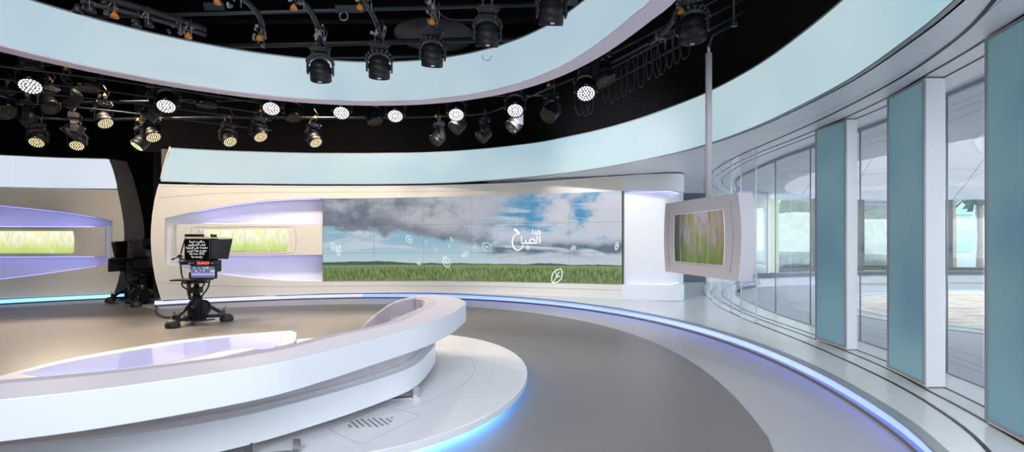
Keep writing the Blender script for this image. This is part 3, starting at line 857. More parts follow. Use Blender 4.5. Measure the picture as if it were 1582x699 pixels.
# its lit fascia
f3 = empty('illuminated_fascia', (-11, 12.2, 3), 0, 'short white backlit fascia above the far left set wall', 'light fascia')
bpy.context.view_layer.update()
fle = interp([(z, q) for q, z in (Lp.hit(181,292), Lp.hit(175,268), Lp.hit(166.5,245.2))])
flt = Lxy(((-70,234),(0,239),(86,243),(166.5,245.2),(182,246))); flb = Lxy(((-70,285),(0,288.8),(90,291),(181,291.8)))
def glf(a, b):
    def g_(u, v):
        q = a+(b-a)*u
        if b > fle(2.95)-.05:
            zz = flb(a)+(flt(a)-flb(a))*v; q = a+(fle(zz)-a)*u
        return q, flb(q)+(flt(q)-.02-flb(q))*v
    return g_
jl = Lp.hit(19.5, 260)[0]
part(grid(MB(), Lp, glf(L0, jl-.003), 10, 6, .01, -.05), 'diffuser_panel', 'header_left', f3)
part(grid(MB(), Lp, glf(jl+.003, fle(2.9)), 20, 6, .01, -.05), 'diffuser_panel', 'header_left', f3)
part(band(Lp, L0, Lp.hit(166.5, 245)[0], lambda q: flt(q)-.02, flt, .02, -.3, 30), 'top_edge', 'grey_frame', f3)
d2 = empty('shelf_display', (-11.5, 12, 1.5), 0, 'wide bright grass display with rounded right end in the far left set wall', 'display', 'grass displays in the set walls')
bpy.context.view_layer.update()
display(Lp, -60, 112.4, 357.5, 391.3, [37.8], ['grass_b', 'grass_b'], d2, 2., .008)
# floor light strip under it
P_lb = Path([(-13.2,10.35),(-12.5,11.0),(-11.82,11.58),(-11.02,12.18),(-10.12,12.76),(-9.95,12.87)])
l2 = empty('plinth_light_strip', (-11, 12.1, 0), 0, 'short cyan light strip glowing at the foot of the far left set wall', 'light strip')
bpy.context.view_layer.update()
part(band(P_lb, 0, P_lb.len, .03, .115, 0, -.03, 30), 'diffuser', 'led_cyan', l2)
part(band(P_lb, 0, P_lb.len, .0, .028, .02, -.05, 30), 'lower_lip', 'dark_side', l2)
part(band(P_lb, 0, P_lb.len, .09, .10, -.03, -.3, 30), 'plinth_board', 'wall_white', l2)

# ================================================================== HANGING RING
rg = empty('hanging_light_ring', (-2.36, 4.33, 3.7), 0, 'large pale backlit ring hanging from the black ceiling over the sofa', 'light ring')
bpy.context.view_layer.update()
ring_px = [(0,71.5),(100,96),(225,121),(400,147.6),(579,157.4),(722,148.5),(800,130.6),(851.6,110.9),(923,69.8),(994.7,14.3),(1007,0)]
rp = [((x-CX)/F*F*2.2/(YH-y), F*2.2/(YH-y)) for x, y in ring_px]
RC = (-2.37, 4.35)
tt0 = math.atan2(rp[0][1]-RC[1], rp[0][0]-RC[0]); tt1 = math.atan2(rp[-1][1]-RC[1], rp[-1][0]-RC[0])
arc = polar_fit(rp, RC, 5, list(np.linspace(tt0, tt1, 30)))
r0 = math.hypot(arc[0][0]-RC[0], arc[0][1]-RC[1]); r1 = math.hypot(arc[-1][0]-RC[0], arc[-1][1]-RC[1])
back = []
span = 2*PI-(tt0-tt1)
for k in range(1, 24):
    t = k/24; a = tt1-span*t; r_ = r1+(r0-r1)*(t*t*(3-2*t)); back.append((RC[0]+r_*math.cos(a), RC[1]+r_*math.sin(a)))
P_ring = Path(crom(arc+back, .12, closed=True)+[arc[0]], raw=True)
cuts = [0]+[P_ring.hit(x, 100)[0] for x in (225.4, 513, 732.5, 917)]
cuts += list(np.linspace(cuts[-1], P_ring.len, 6))[1:]
for a, b in zip(cuts, cuts[1:]):
    part(band(P_ring, a+.002, b-.002, 3.715, 4.33, 0, -.05, 30), 'diffuser_panel', 'ring_face', rg)
part(band(P_ring, 0, P_ring.len, 3.70, 3.715, .01, -.215, 160), 'underside', 'ring_under', rg)
part(band(P_ring, 0, P_ring.len, 4.33, 4.35, .01, -.215, 160), 'top_edge', 'grey_frame', rg)
part(band(P_ring, 0, P_ring.len, 3.715, 4.33, -.2, -.215, 160), 'outer_skin', 'wall_white', rg)

# ================================================================== PLATFORM
pc = (-1.5, 5.28)
pf = empty('round_platform', (pc[0], pc[1], 0), 0, 'low round white platform under the curved sofa with blue light below its rim', 'platform')
bpy.context.view_layer.update()
def ell(cx, cy, rx, ry, n=96): return [(cx+rx*math.cos(2*PI*i/n), cy+ry*math.sin(2*PI*i/n)) for i in range(n)]
def egg(cx, cy, rx, ry, n=96): return [(x, y) if x > cx else (cx-(cx-x)*1.8, cy+(y-cy)*(1-.2*(cx-x)/rx)) for x, y in ell(cx, cy, rx, ry, n)]
m = MB(); m.prism(egg(pc[0], pc[1], 1.66, 2.15), .06, .12); part(m, 'deck', 'deck', pf, bevel=.006)
m = MB(); m.prism(egg(pc[0], pc[1], 1.36, 1.85), .0, .06); part(m, 'base', 'dark_line', pf)
m = MB()
e1 = egg(pc[0], pc[1], 1.44, 1.93)
n = len(e1); m.add([(x, y, .006) for x, y in e1]+[(x, y, .058) for x, y in e1], [(i, (i+1) % n, n+(i+1) % n, n+i) for i in range(n)])
part(m, 'light_strip', 'led_under', pf)
m = MB(); m.tube([(x, y, .1195) for x, y in ell(pc[0]-.1, pc[1], 1.2, 1.5)], .0022, 4, closed=True)
for a in ([(-.35,4.85,.1195),(-2,4.6,.1195)], [(-.2,5.0,.1195),(.12,4.9,.1195)], [(-.9,5.6,.1195),(-.1,5.9,.1195)]): pass
part(m, 'panel_joint', 'seam', pf)
hp = [at(507.5,664,.12), at(553,686,.12), at(563,686,.12), at(645,646,.12), at(647.5,642,.12), at(640,639,.12), at(590,628,.12)]
m = MB(); m.tube([(x, y, .1195) for x, y in hp], .0025, 4, closed=True); part(m, 'floor_hatch_joint', 'seam', pf)
m = MB()
a0, ax, ay = Vector(at(531,660,.12)), Vector(at(595,646,.12)), Vector(at(558,665,.12))
ux, uy = (ax-a0)/8, (ay-a0)/4
for i in range(9):
    for j in range(-2, 5):
        if abs(i-4)+abs(j-1)*1.1 > 5: continue
        c_ = a0+ux*i+uy*j+(ux*.5 if j % 2 else ux*0)
        m.lathe([(0, 0), (.011, 0)], 8, Matrix.Translation((c_.x, c_.y, .1215)), False)
part(m, 'vent_holes', 'dark_line', pf)

# ================================================================== SOFA
sf = empty('curved_sofa', (-1.6, 4.5, .12), 0, 'curved sofa in the foreground, white banded shell seen from behind, grey suede inside', 'sofa')
bpy.context.view_layer.update()
ZT = .78
sofa_px = [(0,617.8),(200,595.6),(400,566),(492.7,545.6),(585.3,521.5),(659.5,501),(696.5,486),(715,474)]
sp_ = [at(x, y, ZT) for x, y in sofa_px]
outer = [(-4.9,1.75),(-3.9,1.78),(-3.05,1.98)] + sp_ + [(-.53,5.75),(-.66,6.15),(-.93,6.47),(-1.24,6.5)]
P_so = Path(outer, .07)
q_e = P_so.hit(700, 463)[0] if False else P_so.len
inner_px = [(0,586),(200,567.8),(400,541.9),(492.7,519.7),(585,501),(622,486),(652,473)]
inner = [(-4.7,2.2),(-3.9,2.2),(-3.2,2.37)] + [at(x, y, ZT) for x, y in inner_px] + [(-1.02,5.9),(-1.1,6.12),(-1.2,6.2)]
P_si = Path(inner, .07)
nS = 110
so = P_so.sub(0, P_so.len, nS); si = P_si.sub(0, P_si.len, nS)
seatz = .50
def ring_shell(name, mat, A_, B_, z0, z1, parent=sf, bevel=0., zf=None):
    n_ = len(A_); m_ = MB()
    zf = zf or (lambda t: 1.)
    vs = []
    for s_ in (A_, B_):
        for i, p in enumerate(s_): vs.append((p[0], p[1], z0))
    for s_ in (A_, B_):
        for i, p in enumerate(s_): vs.append((p[0], p[1], z0+(z1-z0)*zf(i/(n_-1))))
    fs_ = []
    for i in range(n_-1):
        fs_ += [(i, i+1, n_+i+1, n_+i), (2*n_+i, 3*n_+i, 3*n_+i+1, 2*n_+i+1), (i, 2*n_+i, 2*n_+i+1, i+1), (n_+i, n_+i+1, 3*n_+i+1, 3*n_+i)]
    fs_ += [(0, n_, 3*n_, 2*n_), (n_-1, 3*n_-1, 4*n_-1, 2*n_-1)][::1]
    m_.add(vs, fs_)
    return part(m_, name, mat, parent, bevel=bevel)
lerp = lambda A_, B_, t: [Vector((a[0]+(b[0]-a[0])*t, a[1]+(b[1]-a[1])*t)) for a, b in zip(A_, B_)]
ring_shell('back_rail', 'white_gloss', so, lerp(so, si, .70), .588, ZT, bevel=.004)
ring_shell('top_cap', 'top_cap', lerp(so, si, .004), lerp(so, si, .70), ZT, ZT+.003)  # lavender-grey sheet, its darker tone partly standing for weak light from above
# suede lining: inner pad, its top rim and the far arm that sweeps down to the front
ring_shell('back_pad', 'fabric', lerp(so, si, .70), si, .56, ZT-.004, bevel=.012)
rim_px = [(637,459.5),(625,461),(612,465.5),(598,472),(582,484),(568,496),(556,510)]
arm_z = [.78,.775,.755,.73,.68,.62,.55]
arm_o = [(-1.24,6.5)]; arm_i = [(-1.2,6.22)]
for (x, y), z in list(zip(rim_px, arm_z))[1:]:
    p = at(x, y, z); arm_o.append(p); arm_i.append((p[0]+.03, p[1]-.16))
m = MB(); n_ = len(arm_o)
vs = [(p[0], p[1], z) for p, z in zip(arm_o, arm_z)]+[(p[0], p[1], z) for p, z in zip(arm_i, arm_z)]+[(p[0], p[1], .3) for p in arm_o]+[(p[0], p[1], .3) for p in arm_i]
fs_ = []
for i in range(n_-1): fs_ += [(i, i+1, n_+i+1, n_+i), (i, 2*n_+i, 2*n_+i+1, i+1), (n_+i, n_+i+1, 3*n_+i+1, 3*n_+i), (2*n_+i, 3*n_+i, 3*n_+i+1, 2*n_+i+1)]
fs_ += [(0, n_, 3*n_, 2*n_), (n_-1, 2*n_-1, 4*n_-1, 3*n_-1)]
m.add(vs, fs_, False); part(m, 'arm_pad', 'fabric', sf, bevel=.02)
# seat cushion inside
low_px = [(400,645.7+38),(492.7,656),(585,624),(641,599),(667,570)]
low = [(-4.6,2.35),(-3.8,2.4),(-3.0,2.55),(-2.3,2.78),(-1.75,3.1)] + [at(x, y, .2) for x, y in low_px[1:]] + [(-.83,5.45),(-.92,5.75),(-1.15,5.98),(-1.4,6.02)]
P_lo = Path(low, .07)
lo = P_lo.sub(0, P_lo.len, nS)
lo_in = [Vector((p.x, p.y)) for p in P_lo.sub(0, P_lo.len, nS, -.0)]
cin = Vector((-3.1, 5.0))
lo_i = [p + (cin-p).normalized()*.12 for p in lo]
ring_shell('base_rail', 'white_gloss', lo, lo_i, .20, .395, bevel=.004)
lo_a = [p + (cin-p).normalized()*.07 for p in lo]; lo_b = [p + (cin-p).normalized()*.58 for p in lo]
ring_shell('seat_cushion', 'fabric_dark', lo_a, lo_b, .205, .42, bevel=.03)
mid = [p + (cin-p).normalized()*.10 for p in lo]; mi2 = [p + (cin-p).normalized()*.30 for p in lo]
ring_shell('back_shell', 'fabric_dark', mid, mi2, .38, .60)
# mitre plate and legs
q_m = P_lo.hit(655, 540)[0]
for (x, y) in ((643,614),(459,699)):
    p = at(x, y, .12); m = MB(); m.box((p[0], p[1], .165), (.05, .012, .09)); m.box((p[0]-.14, p[1]-.04, .1245), (.30, .05, .008), Matrix.Rotation(R(15), 3, 'Z'))
    m.box((p[0]-.27, p[1]-.075, .165), (.05, .012, .09)); part(m, 'leg', 'steel', sf)
for (x, y) in ((250, 740), (660, 560)):
    p = at(x, y, .12); m = MB(); m.box((p[0]-.2, p[1]+.1, .165), (.05, .012, .09)); part(m, 'leg', 'steel', sf)

# ================================================================== TABLE
tb = empty('low_table', (-3, 4.4, .12), 0, 'crescent shaped white low table with glowing violet glass top behind the sofa', 'table')
bpy.context.view_layer.update()
ZB = .5
far = [at(x, y, ZB) for x, y in ((0,580),(100,554.8),(200,537),(296,523),(400,514),(450,510.6))]
near_ = [at(x, y, ZB) for x, y in ((459,514),(452,530))] + [(-2.35,4.62),(-2.62,4.05),(-3.05,3.6),(-3.5,3.3),(-3.9,3.25)]
tpoly = crom(far, .1)+crom(near_, .1)
m = MB(); m.prism(tpoly, ZB-.06, ZB-.004); part(m, 'table_top', 'top_cap', tb, tri=True, bevel=.006)
gfar = [at(x, y, ZB) for x, y in ((33,577),(111,558.5),(237,537),(330,524),(400,516.5),(438,513.6))]
gnear = [at(x, y, ZB) for x, y in ((441,514.5),(422,537))] + [(-2.55,4.6),(-2.8,4.12),(-3.15,3.8),(-3.45,3.68)]
gpoly = crom(gfar, .1)+crom(gnear, .1)
m = MB(); m.prism(gpoly, ZB-.012, ZB); part(m, 'glass_inset', 'table_glass', tb, tri=True)
m = MB(); m.prism([(-3.3,4.2),(-2.8,4.6),(-2.9,4.9),(-3.4,4.5)], .12, ZB-.06); part(m, 'pedestal', 'white_gloss', tb)

# ================================================================== HANGING MONITOR
mo = empty('hanging_monitor', (2.17, 5.9, 1.5), 0, 'white framed monitor with bowed sides hanging on a white pole, showing blurred grass', 'monitor')
bpy.context.view_layer.update()
Dl, Dr = 6.71, 5.12
pL = Vector(((1028.2-CX)/F*Dl, Dl)); pR = Vector(((1139.8-CX)/F*Dr, Dr))
P_mon = Path([(pL+(pR-pL)*t).to_tuple() for t in (-.08, 0, .5, 1., 1.08)], .1)
Pm = P_mon
zTm, zBm = 1.985, 1.078
mcx = (Pm.hit(1028.2, 370)[0], Pm.hit(1139.8, 370)[0])
def g_mon(u, v):
    k = 1-(2*v-1)**2; a = mcx[0]-.045*k; b = mcx[1]+.06*k; return a+(b-a)*u, zBm+(zTm-zBm)*v
part(grid(MB(), Pm, g_mon, 2, 16, 0, -.16, smooth=False), 'housing', 'monitor_body', mo, bevel=.004)
sx0, sx1 = Pm.hit(1042.5, 150, .004)[0], Pm.hit(1117.5, 370, .004)[0]
szt, szb = Pm.hit(1115, 324.5, .004)[1], Pm.hit(1115, 411, .004)[1]
def g_scr(u, v):
    k = 1-(2*v-1)**2; a = sx0-.02*k; b = sx1+.03*k; return a+(b-a)*u, szb+(szt-szb)*v
part(grid(MB(), Pm, g_scr, 4, 12, .004, -.02, uv=True), 'screen', 'grass_c', mo)
m = MB(); ol = []
for t in np.linspace(0, 1, 12): q, z = g_scr(0, t); ol.append(Pm.xyz(q-.0, z, .006))
for t in np.linspace(1, 0, 12): q, z = g_scr(1, t); ol.append(Pm.xyz(q, z, .006))
m.tube(ol, .006, 4, closed=True); part(m, 'screen_rim', 'strip_white', mo)
m = MB(); ol = []
for t in np.linspace(.03, .97, 12): q, z = g_mon(0, t); ol.append(Pm.xyz(q+.12, z*.86+.21, .002))
m.tube(ol, .003, 4); ol = []
for t in np.linspace(.03, .97, 12): q, z = g_mon(1, t); ol.append(Pm.xyz(q-.14, z*.86+.21, .002))
m.tube(ol, .003, 4); part(m, 'side_groove', 'seam', mo)
pc_ = Pm.pt(Pm.hit(1085, 300)[0], -.08)
m = MB(); m.tube([(pc_.x, pc_.y, 1.96), (pc_.x, pc_.y, 3.66)], .037, 14); m.tube([(pc_.x, pc_.y, 3.66), (pc_.x, pc_.y, 3.75)], .015, 8)
part(m, 'pole', 'monitor_body', mo)
m = MB(); m.tube([(pc_.x, pc_.y, 3.73), (pc_.x+.03, pc_.y-.02, 3.86), (pc_.x+.28, pc_.y, 4.0)], .016, 8); m.box((pc_.x+.29, pc_.y, 4.0), (.07, .05, .05)); m.tube([(pc_.x+.29, pc_.y, 4.0), (pc_.x+.29, pc_.y, 7.15)], .012, 6)
part(m, 'hanger_arm', 'dim_steel', mo)

# ================================================================== SLIDING PANELS, ACRYLIC, WINDOWS
def sliding(label, fpx, spx, zt_=3.06, dep=None):
    a, b = at(*fpx[0], ZP), at(*fpx[1], ZP)
    a, b = Vector(a), Vector(b)
    t = (b-a).normalized(); n = Vector((-t.y, t.x));
    if n.x < 0: n = -n
    c = Vector((b.x+spx, b.y)); dd = Vector((a.x+spx, a.y+.0))
    z0, z1 = ZP+.03, ZS-.015
    r_ = empty('sliding_panel', (b.x, b.y, ZP), 0, label, 'sliding panel', 'blue glass sliding panels by the windows'); bpy.context.view_layer.update()
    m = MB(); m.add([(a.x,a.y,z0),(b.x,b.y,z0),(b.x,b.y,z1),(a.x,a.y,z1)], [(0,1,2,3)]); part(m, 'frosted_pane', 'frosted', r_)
    m = MB(); w = .022; ti = n*-.008
    def bar(p, q, za, zb):
        m.prism([(p.x+ti.x, p.y+ti.y), (q.x+ti.x, q.y+ti.y), (q.x+n.x*.01, q.y+n.y*.01), (p.x+n.x*.01, p.y+n.y*.01)], za, zb)
    bar(a, a+t*w, z0, z1); bar(b-t*w, b, z0, z1); bar(a+t*w, b-t*w, z0, z0+w); bar(a+t*w, b-t*w, z1-w, z1)
    part(m, 'frame', 'grey_frame', r_)
    m = MB(); m.prism([(a.x+.012, a.y), (b.x+.012, b.y), (c.x, c.y), (dd.x, dd.y)], z0-.02, z1); part(m, 'white_carcass', 'wall_white', r_)
    m = MB()
    for k in (.25, .75):
        p = a.lerp(b, k)+n*.05; m.box((p.x, p.y, ZP+.01), (.05, .05, .02)); m.box((p.x, p.y, z1+.008), (.03, .03, .016))
    part(m, 'roller', 'steel', r_)
    return r_
sliding('narrow blue frosted glass panel, smallest of three, beside the hanging monitor', ((1260,527),(1307,541.5)), .14)
sliding('tall blue frosted glass panel, the middle one between two window openings', ((1371.5,572),(1428.5,600)), .19)
sliding('largest blue frosted glass panel, cut off by the right edge of the photo', ((1523,656),(1606,700)), .19)

ap = [((1091,459),(1097,463)),((1101,467),(1111,472.8)),((1113,474.2),(1129.4,482.5)),((1144.5,491),(1167.7,498.5))]
alab = ['clear acrylic panel farthest back on the curved floor track, thinnest of four', 'clear acrylic panel second from the back on the curved floor track',
        'clear acrylic panel between the nearest and the second farthest, beside the monitor', 'clear acrylic panel nearest the camera on the track, widest of four']
for (pa_, pb_), lb_ in zip(ap, alab):
    qa_, qb_ = P_s1.hit(pa_[0], 400)[0], P_s1.hit(pb_[0], 400)[0]
    if qb_ > qa_: qa_, qb_ = qb_, qa_
    q0, q1 = min(qa_, qb_), max(qa_, qb_)
    c_ = P_s1.pt((q0+q1)/2)
    r_ = empty('acrylic_panel', (c_.x, c_.y, ZP), 0, lb_, 'acrylic panel', 'clear acrylic panels on the curved track'); bpy.context.view_layer.update()
    part(band(P_s1, q0, q1, ZP+.05, ZS-.06, .006, .004, 8), 'pane', 'acrylic', r_)
    m = MB()
    for q in (q0, q1): m.tube([P_s1.xyz(q, ZP+.03, .005), P_s1.xyz(q, ZS-.03, .005)], .009, 6)
    part(m, 'pane_edge', 'edge', r_)
    part(band(P_s1, q0, q1, ZS-.06, ZS-.015, .02, -.02, 8), 'top_rail', 'edge', r_)
    part(band(P_s1, q0, q1, ZP+.008, ZP+.05, .02, -.02, 8), 'bottom_rail', 'edge', r_)
# curtain-wall glazing
GJ = [P_glass.hit(x, 400)[0] for x in (1140, 1198, 1252, 1329, 1463)]
gq = [0.] + [P_glass.hit(1552, 400)[0]] + sorted(GJ) + [P_glass.len]
wi = 1
for a, b in zip(gq, gq[1:]):
    r_ = empty('window_%d' % wi, P_glass.xyz((a+b)/2, ZP)); r_['kind'] = 'structure'; bpy.context.view_layer.update()
    part(band(P_glass, a, b, ZP, ZS-.03, 0.004, 0, 14), 'pane', 'glass', r_)
    m = MB(); m.tube([P_glass.xyz(b, ZP, .0), P_glass.xyz(b, ZS-.02, .0)], .009, 6)
    band(P_glass, a, b, ZS-.045, ZS-.0, .02, -.02, 14, mb=m); band(P_glass, a, b, ZP-.01, ZP+.012, .02, -.02, 14, mb=m)
    part(m, 'window_frame', 'grey_frame', r_); wi += 1

# ================================================================== COURTYARD
o = MB().add([(4.3,-8,.02),(45,-8,.02),(45,45,.02),(4.3,45,.02)], [(0,1,2,3)])
o = MB().add([(P_glass.p[0].x,-8,.03)]+[(p.x+.01,p.y,.03) for p in P_glass.p[::6]]+[(8.3,17.6,.03),(8.3,45,.03),(60,45,.03),(60,-8,.03)], [tuple(range(len(P_glass.p[::6])+5))]).build('ground', 'paving', tri=True); o['kind'] = 'structure'
cc_ = (13.3, 9.8)
def disc(rx, ry, z, mat, name, hole=None, kind='structure', cx=cc_[0], cy=cc_[1], th=.01):
    e_ = ell(cx, cy, rx, ry, 72)
    m_ = MB()
    if hole:
        h_ = ell(cx, cy, hole[0], hole[1], 72); n_ = 72
        m_.add([(x, y, z) for x, y in e_]+[(x, y, z) for x, y in h_]+[(x, y, z-th) for x, y in e_]+[(x, y, z-th) for x, y in h_],
               [(i, (i+1) % n_, n_+(i+1) % n_, n_+i) for i in range(n_)]+[(i, 2*n_+i, 2*n_+(i+1) % n_, (i+1) % n_) for i in range(n_)]+[(n_+i, n_+(i+1) % n_, 3*n_+(i+1) % n_, 3*n_+i) for i in range(n_)])
    else: m_.prism(e_, z-th, z)
    o_ = m_.build(name, mat); o_['kind'] = kind; return o_
o = disc(5.9, 4.0, .045, 'sand', 'sand_bed', kind='stuff'); tag(o, 'pale raked sand bed in the round courtyard outside the windows', 'sand')
disc(6.15, 4.22, .05, 'concrete', 'trim_path_ring', hole=(5.9, 4.0)); disc(6.4, 4.42, .04, 'channel', 'trim_path_channel', hole=(6.15, 4.22)); disc(6.6, 4.6, .045, 'concrete', 'trim_path_edge', hole=(6.4, 4.42))
# low stone bench wall on the far side
P_cb = Path([(7.6,15.6),(9.5,16.4),(12,17.0),(15,17.3),(18,17.2),(22,16.4)])
o = band(P_cb, 0, P_cb.len, .03, .30, 0, -.5, 30).build('low_wall', 'concrete'); tag(o, 'low curved wall on the far side of the courtyard', 'low wall')
r_ = band(P_cb, 0, P_cb.len, .30, .42, .04, -.5, 30).build('coping', 'curb', o)
# soffits: grey shaded ring, white coffered dish; unseen opening added for skylight
OC = (14.6, 9.6); orx, ory = 7.95, 9.2
outr = []
for i in range(72):
    a = 2*PI*i/72; outr.append((OC[0]+16*math.cos(a), OC[1]+16*math.sin(a)))
hol = ell(OC[0], OC[1], orx, ory, 72)
m = MB(); n_ = 72
lim = []
for (x, y), (hx, hy) in zip(outr, hol):
    # stop the soffit at the glass line on the studio side
    if x < 9 and y < 16.5:
        d_ = Vector((x-hx, y-hy)); k = 0; p = Vector((hx, hy))
        for s_ in range(200):
            q = Vector((hx, hy)) + d_*(s_/200)
            gy = min(max(q.y, 0.), 16.1); gx = float(np.interp(gy, [p_.y for p_ in P_glass.p], [p_.x for p_ in P_glass.p]))
            if q.x < gx-.03: break
            p = q
        lim.append((p.x, p.y))
    elif y > 12: lim.append((OC[0]+(hx-OC[0])*(1.35 if hx < 11 else 1.06), OC[1]+(hy-OC[1])*(1.35 if hx < 11 else 1.06)))
    else: lim.append((x, y))
m.add([(x, y, ZS+.01) for x, y in lim]+[(x, y, ZS+.01) for x, y in hol]+[(x, y, ZS+.2) for x, y in lim]+[(x, y, ZS+.2) for x, y in hol],
      [(i, (i+1) % n_, n_+(i+1) % n_, n_+i) for i in range(n_)]+[(2*n_+i, 3*n_+i, 3*n_+(i+1) % n_, 2*n_+(i+1) % n_) for i in range(n_)])
o = m.build('ceiling_outdoor_soffit', 'soffit_out'); o['kind'] = 'structure'
m = MB(); rings = [(orx, ory, ZS+.01), (orx*.9, ory*.9, ZS+.5), (orx*.72, ory*.72, ZS+1.5), (orx*.55, ory*.55, ZS+2.6)]
vs = []
for rx, ry, z in rings: vs += [(x, y, z) for x, y in ell(OC[0], OC[1], rx, ry, 72)]
m.add(vs, [(k*72+i, k*72+(i+1) % 72, (k+1)*72+(i+1) % 72, (k+1)*72+i) for k in range(3) for i in range(72)], True)
o = m.build('ceiling_canopy_dish', 'canopy'); o['kind'] = 'structure'
# far glazed screen of the courtyard
P_fs = Path([(9.2,17.6),(11.5,18.6),(14.5,19.1),(17.5,18.9),(21,18.1)])
fx = [P_fs.hit(x, 370)[0] for x in (1257, 1330, 1385, 1466, 1530)]
fq = [0]+fx+[P_fs.len]
sc_ = empty('glazed_screen', (14, 18.8, .03), 0, 'far glass wall with dark posts across the courtyard', 'glass wall'); bpy.context.view_layer.update()
for a, b in zip(fq, fq[1:]):
    part(band(P_fs, a+.02, b-.02, .45, 3.0, .005, -.005, 8), 'pane', 'glass', sc_)
    m = MB(); p = P_fs.pt(b); m.box((p.x, p.y, 1.52), (.16, .16, 2.98)); part(m, 'post', 'dark_side', sc_)
part(band(P_fs, 0, P_fs.len, .35, .47, .06, -.06, 20), 'sill', 'dark_side', sc_)
# buildings beyond
def building(label, x0, x1, y, z1, floors, cols_, mat='bld', louv=False):
    r_ = empty('office_building', ((x0+x1)/2, y, 0), 0, label, 'building'); bpy.context.view_layer.update()
    m = MB(); m.box(((x0+x1)/2, y+2, z1/2), (x1-x0, 4, z1)); part(m, 'facade', mat, r_)
    for f_ in range(floors):
        zc = .9+f_*(z1-.8)/floors
        for c in range(cols_):
            xc = x0+(c+.5)*(x1-x0)/cols_; w_ = (x1-x0)/cols_*.8; h_ = (z1-1)/floors*.62
            m = MB(); m.box((xc, y-.02, zc+h_/2), (w_, .08, h_))
            o_ = part(m, 'window', 'bld_glass', r_)
    if louv:
        m = MB()
        for k in range(7): m.box((x0+(x1-x0)*.22, y-.3, z1*.62+k*.22), ((x1-x0)*.4, .25, .05))
        part(m, 'sunshade', 'shade', r_)
    return r_
building('pale building with louvred sunshade seen between the first two blue panels', 17.5, 24, 26, 4.6, 2, 4, louv=True)
building('pale building with glazed front seen beside the largest blue panel', 24.5, 34, 27, 4.8, 2, 6, louv=True)
building('distant low white building seen through the clear panels', 11, 17, 27.5, 2.3, 1, 3)
def palm(x, y, h, label):
    r_ = empty('palm_tree', (x, y, 0), 0, label, 'palm tree'); bpy.context.view_layer.update()
    m = MB(); m.tube([(x, y, 0), (x+.05, y, h*.5), (x, y, h)], [.14, .11, .10], 8); part(m, 'trunk', 'trunk', r_)
    m = MB()
    for k in range(12):
        a = 2*PI*k/12; pts = [(x, y, h), (x+.8*math.cos(a), y+.8*math.sin(a), h+.35), (x+1.6*math.cos(a), y+1.6*math.sin(a), h-.2)]
        for i in range(2):
            p, q = Vector(pts[i]), Vector(pts[i+1]); s_ = Vector((-math.sin(a), math.cos(a), 0))*(.22 if i == 0 else .12)
            m.add([p-s_*.4, q-s_, q+s_, p+s_*.4], [(0,1,2,3)])
    part(m, 'fronds', 'leaf', r_)
palm(20.2, 23, 3.4, 'palm tree beyond the far glass wall, left one of the pair'); palm(21.9, 23.5, 3.1, 'palm tree beyond the far glass wall, right one of the pair')
def bush(x, y, r_, h, label):
    e_ = empty('leafy_tree', (x, y, 0), 0, label, 'tree'); bpy.context.view_layer.update()
    bm = bmesh.new(); bmesh.ops.create_icosphere(bm, subdivisions=4, radius=1)
    rnd = [(Vector((random.gauss(0,1), random.gauss(0,1), random.gauss(0,1))).normalized(), random.uniform(.15, .4)) for _ in range(30)]
    for v in bm.verts:
        d = v.co.normalized(); k = random.uniform(.9, 1.1)+sum(w_*max(0, d.dot(n_)-.8)*3 for n_, w_ in rnd); v.co = Vector((d.x*k*r_+x, d.y*k*r_+y, max(0, d.z*k*h*.5+h*.5)))
    me = bpy.data.meshes.new('crown'); bm.to_mesh(me); bm.free(); me.materials.append(M['leaf'])
    o_ = bpy.data.objects.new('crown', me); link(o_, e_); loc_parent(o_, e_)
    m = MB(); m.tube([(x, y, 0), (x, y, h*.5)], .15, 8); part(m, 'trunk', 'trunk', e_)
bush(15.0, 25.5, 1.3, 3.0, 'green tree beyond the far glass, left of the first blue panel'); bush(18.6, 25, 1.0, 2.6, 'smaller green tree partly hidden by the first blue panel')
o = MB().box((8.35, 16.6, 1.55), (.9, .12, 2.6)).build('yellow_screen', 'yellow_panel'); tag(o, 'pale yellow screen wall outside behind the clear panels', 'screen wall')

# ================================================================== MOVING LIGHTS
def moving_head(label, px, py, D, pan, tilt, mode='off', yoke_turn=0., group=None, sc=1., cone=True, lamp=0.):
    x = (px-CX)/F*D; z = EYE-(py-YH)*D/F
    # pivot of the head at this point
    r_ = bpy.data.objects.new('moving_head_light', None); link(r_)
    r_.location = (x, D, z); r_.rotation_euler = (0, 0, pan); r_.scale = (sc,)*3
    tag(r_, label, 'stage light', group)
    def inst(key, fn, name, parent):
        if key in proto: o_ = bpy.data.objects.new(name, proto[key])
        else: o_ = fn(); proto[key] = o_.data; COL.objects.unlink(o_) if False else None; o_.parent = parent; return o_
        link(o_, parent); return o_
    yk = inst('yoke', mk_yoke, 'yoke', r_)
    bs = inst('base', mk_base, 'base_box', r_)
    inst('plug', mk_plug, 'connector', bs); inst('clamp', mk_clamp, 'clamp', bs)
    if cone: inst('cone', mk_cone, 'orange_cone', bs)
    hd = inst('head', mk_head, 'lamp_head', r_); hd.rotation_euler = (tilt, 0, 0)
    inst('vent', mk_vent, 'vent', hd); inst('tag', mk_tagp, 'name_tag', hd)
    ln = {'white': 'lamp_white', 'warm': 'lamp_warm', 'off': 'lens_off'}[mode]
    key = 'lens_'+mode
    inst(key, lambda: mk_lens(ln), 'lens', hd)
    if lamp:
        l = bpy.data.lights.new('spot', 'SPOT'); l.energy = lamp; l.spot_size = R(75); l.spot_blend = .6; l.shadow_soft_size = .1
        l.color = (1, .97, .95) if mode == 'white' else (1, .80, .56)
        lo_ = bpy.data.objects.new('lamp_beam', l); link(lo_, hd); lo_.location = (0, 0, -.28)
    return r_
proto = {}
